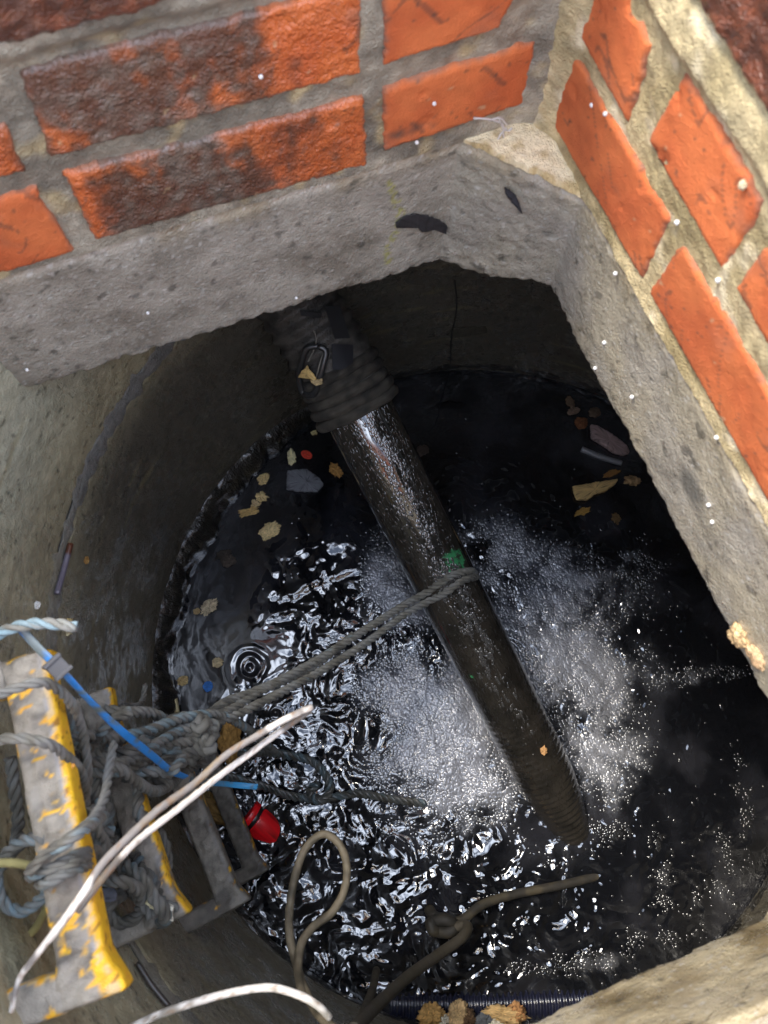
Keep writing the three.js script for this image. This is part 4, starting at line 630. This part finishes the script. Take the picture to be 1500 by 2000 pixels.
peb(450, 1450, 20, 40, '#a87f42', 'broken_tile', 'ochre crusted chunk behind the knot at the water edge', 'chunk', { rough: 0.4, turn: -0.3, h: 0.8 }, 0.01);
peb(425, 1580, 22, 55, '#94733f', 'broken_tile', 'ochre crusted chunk between the two lowest steps', 'chunk', { rough: 0.45, turn: 0.7, h: 0.6 }, 0.005);
flat([[1152, 833], [1163, 833], [1195, 852], [1222, 872], [1228, 886], [1215, 892], [1195, 886], [1172, 870], [1153, 858]], 0.012, '#9c8580', 'stone_slab', 'pinkish grey flat stone beside the right slab edge', 'stone');
solo('pipe_offcut', tube([at(1136, 877, WY + 0.004), at(1175, 893, WY + 0.004), at(1214, 905, WY + 0.003)], 0.0058, () => lin('#7d7d80'), { k: 12 }), M.plastic, 'short grey plastic tube floating below the pinkish stone', 'tube');
flat([[1117, 952], [1150, 946], [1204, 937], [1200, 948], [1180, 962], [1160, 968], [1146, 978], [1124, 978]], 0.009, '#c4a36a', 'wood_chunk', 'wedge of cracked ochre bark floating by the right slab edge', 'bark');
peb(1195, 925, 17, 7, '#8a6130', 'cork_lump', 'small brown crust between the grey tube and the bark wedge', 'lump', { rough: 0.7 });
peb(1234, 940, 18, 11, '#a5855c', 'pebble', 'tan pebble half hidden by the right slab edge', 'pebble', { turn: -0.4, h: 0.7 });
peb(1138, 1000, 14, 6, '#a8813e', 'cork_lump', 'small curved tan crumb just below the bark wedge', 'lump', { rough: 0.9 });
peb(1203, 1012, 9, 11, '#6a5230', 'cork_lump', 'dim brown crumb floating lowest on the right side', 'lump', { rough: 0.8 });
peb(1113, 785, 9, 13, '#6c5844', 'pebble', 'small brown pebble highest in the cluster under the right slab edge', 'pebble');
peb(1120, 803, 13, 8, '#7c6756', 'pebble', 'pale brown pebble touching the topmost one of the cluster', 'pebble');
peb(1161, 806, 13, 12, '#5d4c3c', 'pebble', 'round brown pebble deepest under the right slab edge', 'pebble', { rough: 0.25 });
peb(1135, 827, 13, 14, '#74482a', 'pebble', 'reddish brown pebble lowest in the cluster above the pinkish stone', 'pebble');
peb(825, 880, 14, 12, '#41352c', 'mud_lump', 'dim brown lump in the dark water right of the hose', 'lump', { h: 0.3 });
for (const [u, v, a, b, hex, lab, t] of [[842, 1984, 22, 17, '#c39a5c', 'ochre crumbly chunk at the left end of the debris by the sunken hose', 0.2], [893, 1982, 22, 16, '#c8aa7c', 'tan crumbly chunk in the middle of the debris by the sunken hose', 0.9], [915, 1985, 12, 12, '#5c4630', 'dark brown round stone in the debris by the sunken hose', 0], [868, 1992, 9, 8, '#c9c3b0', 'small white pebble below the ochre chunk', 0], [945, 1990, 16, 10, '#5f6266', 'grey slate bit in the debris by the sunken hose', 0.4], [985, 1982, 34, 13, '#ccaa74', 'long tan chunk leaning against the near slab edge', -0.5], [1008, 1980, 16, 14, '#b98858', 'fibrous orange chunk beside the near slab edge', 0.3], [965, 1996, 18, 7, '#d5cdb8', 'white chip at the bottom below the long tan chunk', -0.4]])
  peb(u, v, a, b, hex, 'debris_chunk', lab, 'chunk', { rough: 0.6, turn: t, h: 0.8 }, 0.02);

// ------------------------------------------------------------------ small things on the walls
{
  const onWall = (poly, th, hex, nm, lab, cat, r = SR - 0.002) => { const pts = poly.map(([u, v]) => atCyl(u, v, r)); return solo(nm, slabOf(pts, th, lin(hex)), M.stone, lab, cat); };
  const lump = (p, a, hex, nm, lab, cat) => solo(nm, rock(p, a, a * 0.8, a, hex, { rough: 0.6 }), M.stone, lab, cat);
  lump(atCyl(72, 1182, 0.598), 0.0042, '#efeee8', 'paint_fleck', 'white three-lobed fleck stuck on the pale shaft wall', 'fleck');
  lump(atCyl(135, 1216, 0.597), 0.005, '#c8ae76', 'crumb', 'tan crumb on the shaft wall just above the pale rope end', 'crumb');
  lump(atCyl(134, 1234, 0.597), 0.0048, '#cbbd96', 'crumb', 'cream crumb on the shaft wall just below the pale rope end', 'crumb');
  lump(atCyl(168, 1094, 0.598), 0.0045, '#a07a44', 'crumb', 'rusty tan crumb on the shaft wall beside the thin dark rod', 'crumb');
  solo('metal_rod', tube([atCyl(138, 1062, 0.594), atCyl(124, 1115, 0.594), atCyl(111, 1160, 0.594)], 0.0036, (v) => v < 0.25 ? lin('#5b3524') : lin('#6a6470'), { k: 10 }), M.plastic, 'thin dark metal rod set in the ring joint of the shaft', 'rod');
  solo('metal_rod', tube([atCyl(268, 1880, 0.595), atCyl(296, 1924, 0.595), atCyl(330, 1966, 0.595)], 0.003, () => lin('#3c3632'), { k: 8 }), M.plastic, 'thin dark rod in the ring joint near the bottom edge', 'rod');
  onWall([[872, 655], [884, 643], [948, 639], [951, 650], [920, 656], [890, 660]], 0.002, '#4a463a', 'tape_strip', 'dull translucent tape strip stuck on the dark back wall of the shaft', 'tape');
  solo('thin_cord', tube([atCyl(888, 548, 0.594), atCyl(892, 600, 0.594), atCyl(882, 660, 0.594), atCyl(880, 715, 0.594)], 0.0012, () => lin('#2a2826'), { k: 6 }), M.rod, 'thin dark cord hanging down the back wall of the shaft', 'cord');
  // dark leaves on the slab face
  const leaf = (poly, lab) => solo('dead_leaf', slabOf(poly.map(([u, v]) => { const p = atA(u, v, 0.0); return p.addScaledVector(dirOf(u, v), -0.003); }), 0.0016, lin('#2c2a2c')), M.stone, lab, 'dead leaf');
  leaf([[773, 437], [790, 423], [815, 419], [840, 423], [862, 433], [878, 446], [887, 464], [870, 452], [848, 450], [825, 455], [818, 446], [796, 446], [776, 446]], 'large curled black leaf stuck on the slab face beside the yellow line');
  solo('dead_leaf', slabOf([[987, 362], [996, 368], [1008, 380], [1016, 395], [1021, 413], [1010, 400], [996, 385], [988, 374]].map(([u, v]) => at(u, v, -0.03).add(V(-0.003, 0.002, 0.004))), 0.003, lin('#242226')), M.stone, 'small black leaf on the chamfered slab corner below the pale mortar', 'dead leaf');
  // fibrous tuft on the pale corner
  const o = thing('fibre_tuft', 'wispy white fibre tuft at the edge of the pale mortar corner', 'fibre tuft', atA(975, 245, 0.01));
  for (const q of [[[925, 231], [955, 233], [980, 240]], [[975, 232], [982, 250], [984, 268]], [[968, 283], [978, 262], [990, 250]], [[955, 236], [975, 230], [990, 244]], [[980, 240], [992, 256], [1000, 250]]]) mesh('fibre', tube(q.map(([u, v]) => atA(u, v, 0.012)), 0.0009, () => lin('#cfcbc6'), { k: 5, step: 0.008 }), M.rod, o);
  // beads of white foam stuck to bricks and concrete
  const bead = new THREE.IcosahedronGeometry(1, 3), bm = new THREE.MeshStandardMaterial({ color: new THREE.Color(0.82, 0.81, 0.78), roughness: 0.4 });
  const proto = new THREE.Mesh(bead, bm); proto.castShadow = proto.receiveShadow = true;
  const put = (p, n, r, lab) => { const m = proto.clone(); m.name = numbered('foam_bead'); m.scale.setScalar(r); m.position.copy(p).addScaledVector(n, r * 0.8); scene.add(m); tag(m, lab, 'bead', 'tiny white beads stuck to brick and concrete'); };
  const nA = V(0, 0, 1);
  for (const [u, v, l] of [[508, 147, 'white bead on the sootiest brick of the far wall'], [847, 200, 'white bead in the middle of the clean far brick beside the corner'], [813, 276, 'white bead at the lower edge of the clean far brick beside the corner']]) put(atA(u, v, 0.003), nA, 0.0017, l);
  for (const [u, v, l] of [[288, 609, 'white bead in the middle of the far slab face'], [52, 720, 'white bead at the far left end of the far slab face'], [578, 580, 'white bead on the far slab face just above the hose coupling']]) put(atA(u, v, 0.002), nA, 0.0017, l);
  for (const [u, v, l] of [[1186, 221, 'larger white bead on the bed joint above the first bright brick'], [1160, 204, 'small white bead on the first bright brick beside the larger bead'], [1326, 433, 'white bead in the mortar gap between the first two lower bright bricks'], [1406, 546, 'white bead on the bed joint under the sharp-cornered bright brick'],
    [1205, 533, 'topmost white bead on the right slab face'], [1183, 668, 'second white bead down the right slab face'], [1165, 718, 'third white bead down, nearest the opening edge of the right slab face'], [1237, 774, 'white bead on the right slab face above the pinkish stone'], [1403, 853, 'white bead on the right slab face close under the bricks'], [1387, 985, 'upper white bead in the dark stain on the right slab face'], [1394, 1018, 'lower white bead in the dark stain on the right slab face']]) put(atB(u, v), nB, 0.002, l);
  solo('pebble', rock(atB(1461, 358).addScaledVector(nB, 0.004), 0.0022, 0.0034, 0.003, '#d8c8a4', { rough: 0.3 }), M.stone, 'cream pebble lodged on the bright brick wall near the right edge', 'pebble');
  solo('mortar_crumb', rock(atB(1448, 1240).addScaledVector(nB, 0.002), 0.006, 0.014, 0.011, '#d8b98a', { rough: 0.4 }), M.stone, 'flaky cream mortar crumb on the lower right slab face', 'crumb');
  solo('mortar_crumb', rock(atB(1480, 1280).addScaledVector(nB, 0.002), 0.005, 0.010, 0.012, '#cfae86', { rough: 0.4 }), M.stone, 'second flaky cream crumb lower on the right slab face', 'crumb');
}

// ------------------------------------------------------------------ draw
const renderer = new THREE.WebGLRenderer({ antialias: true });
renderer.setSize(768, 1024);
renderer.toneMapping = THREE.LinearToneMapping;
renderer.toneMappingExposure = EXPOSURE;
renderer.shadowMap.enabled = true;
renderer.render(scene, camera);
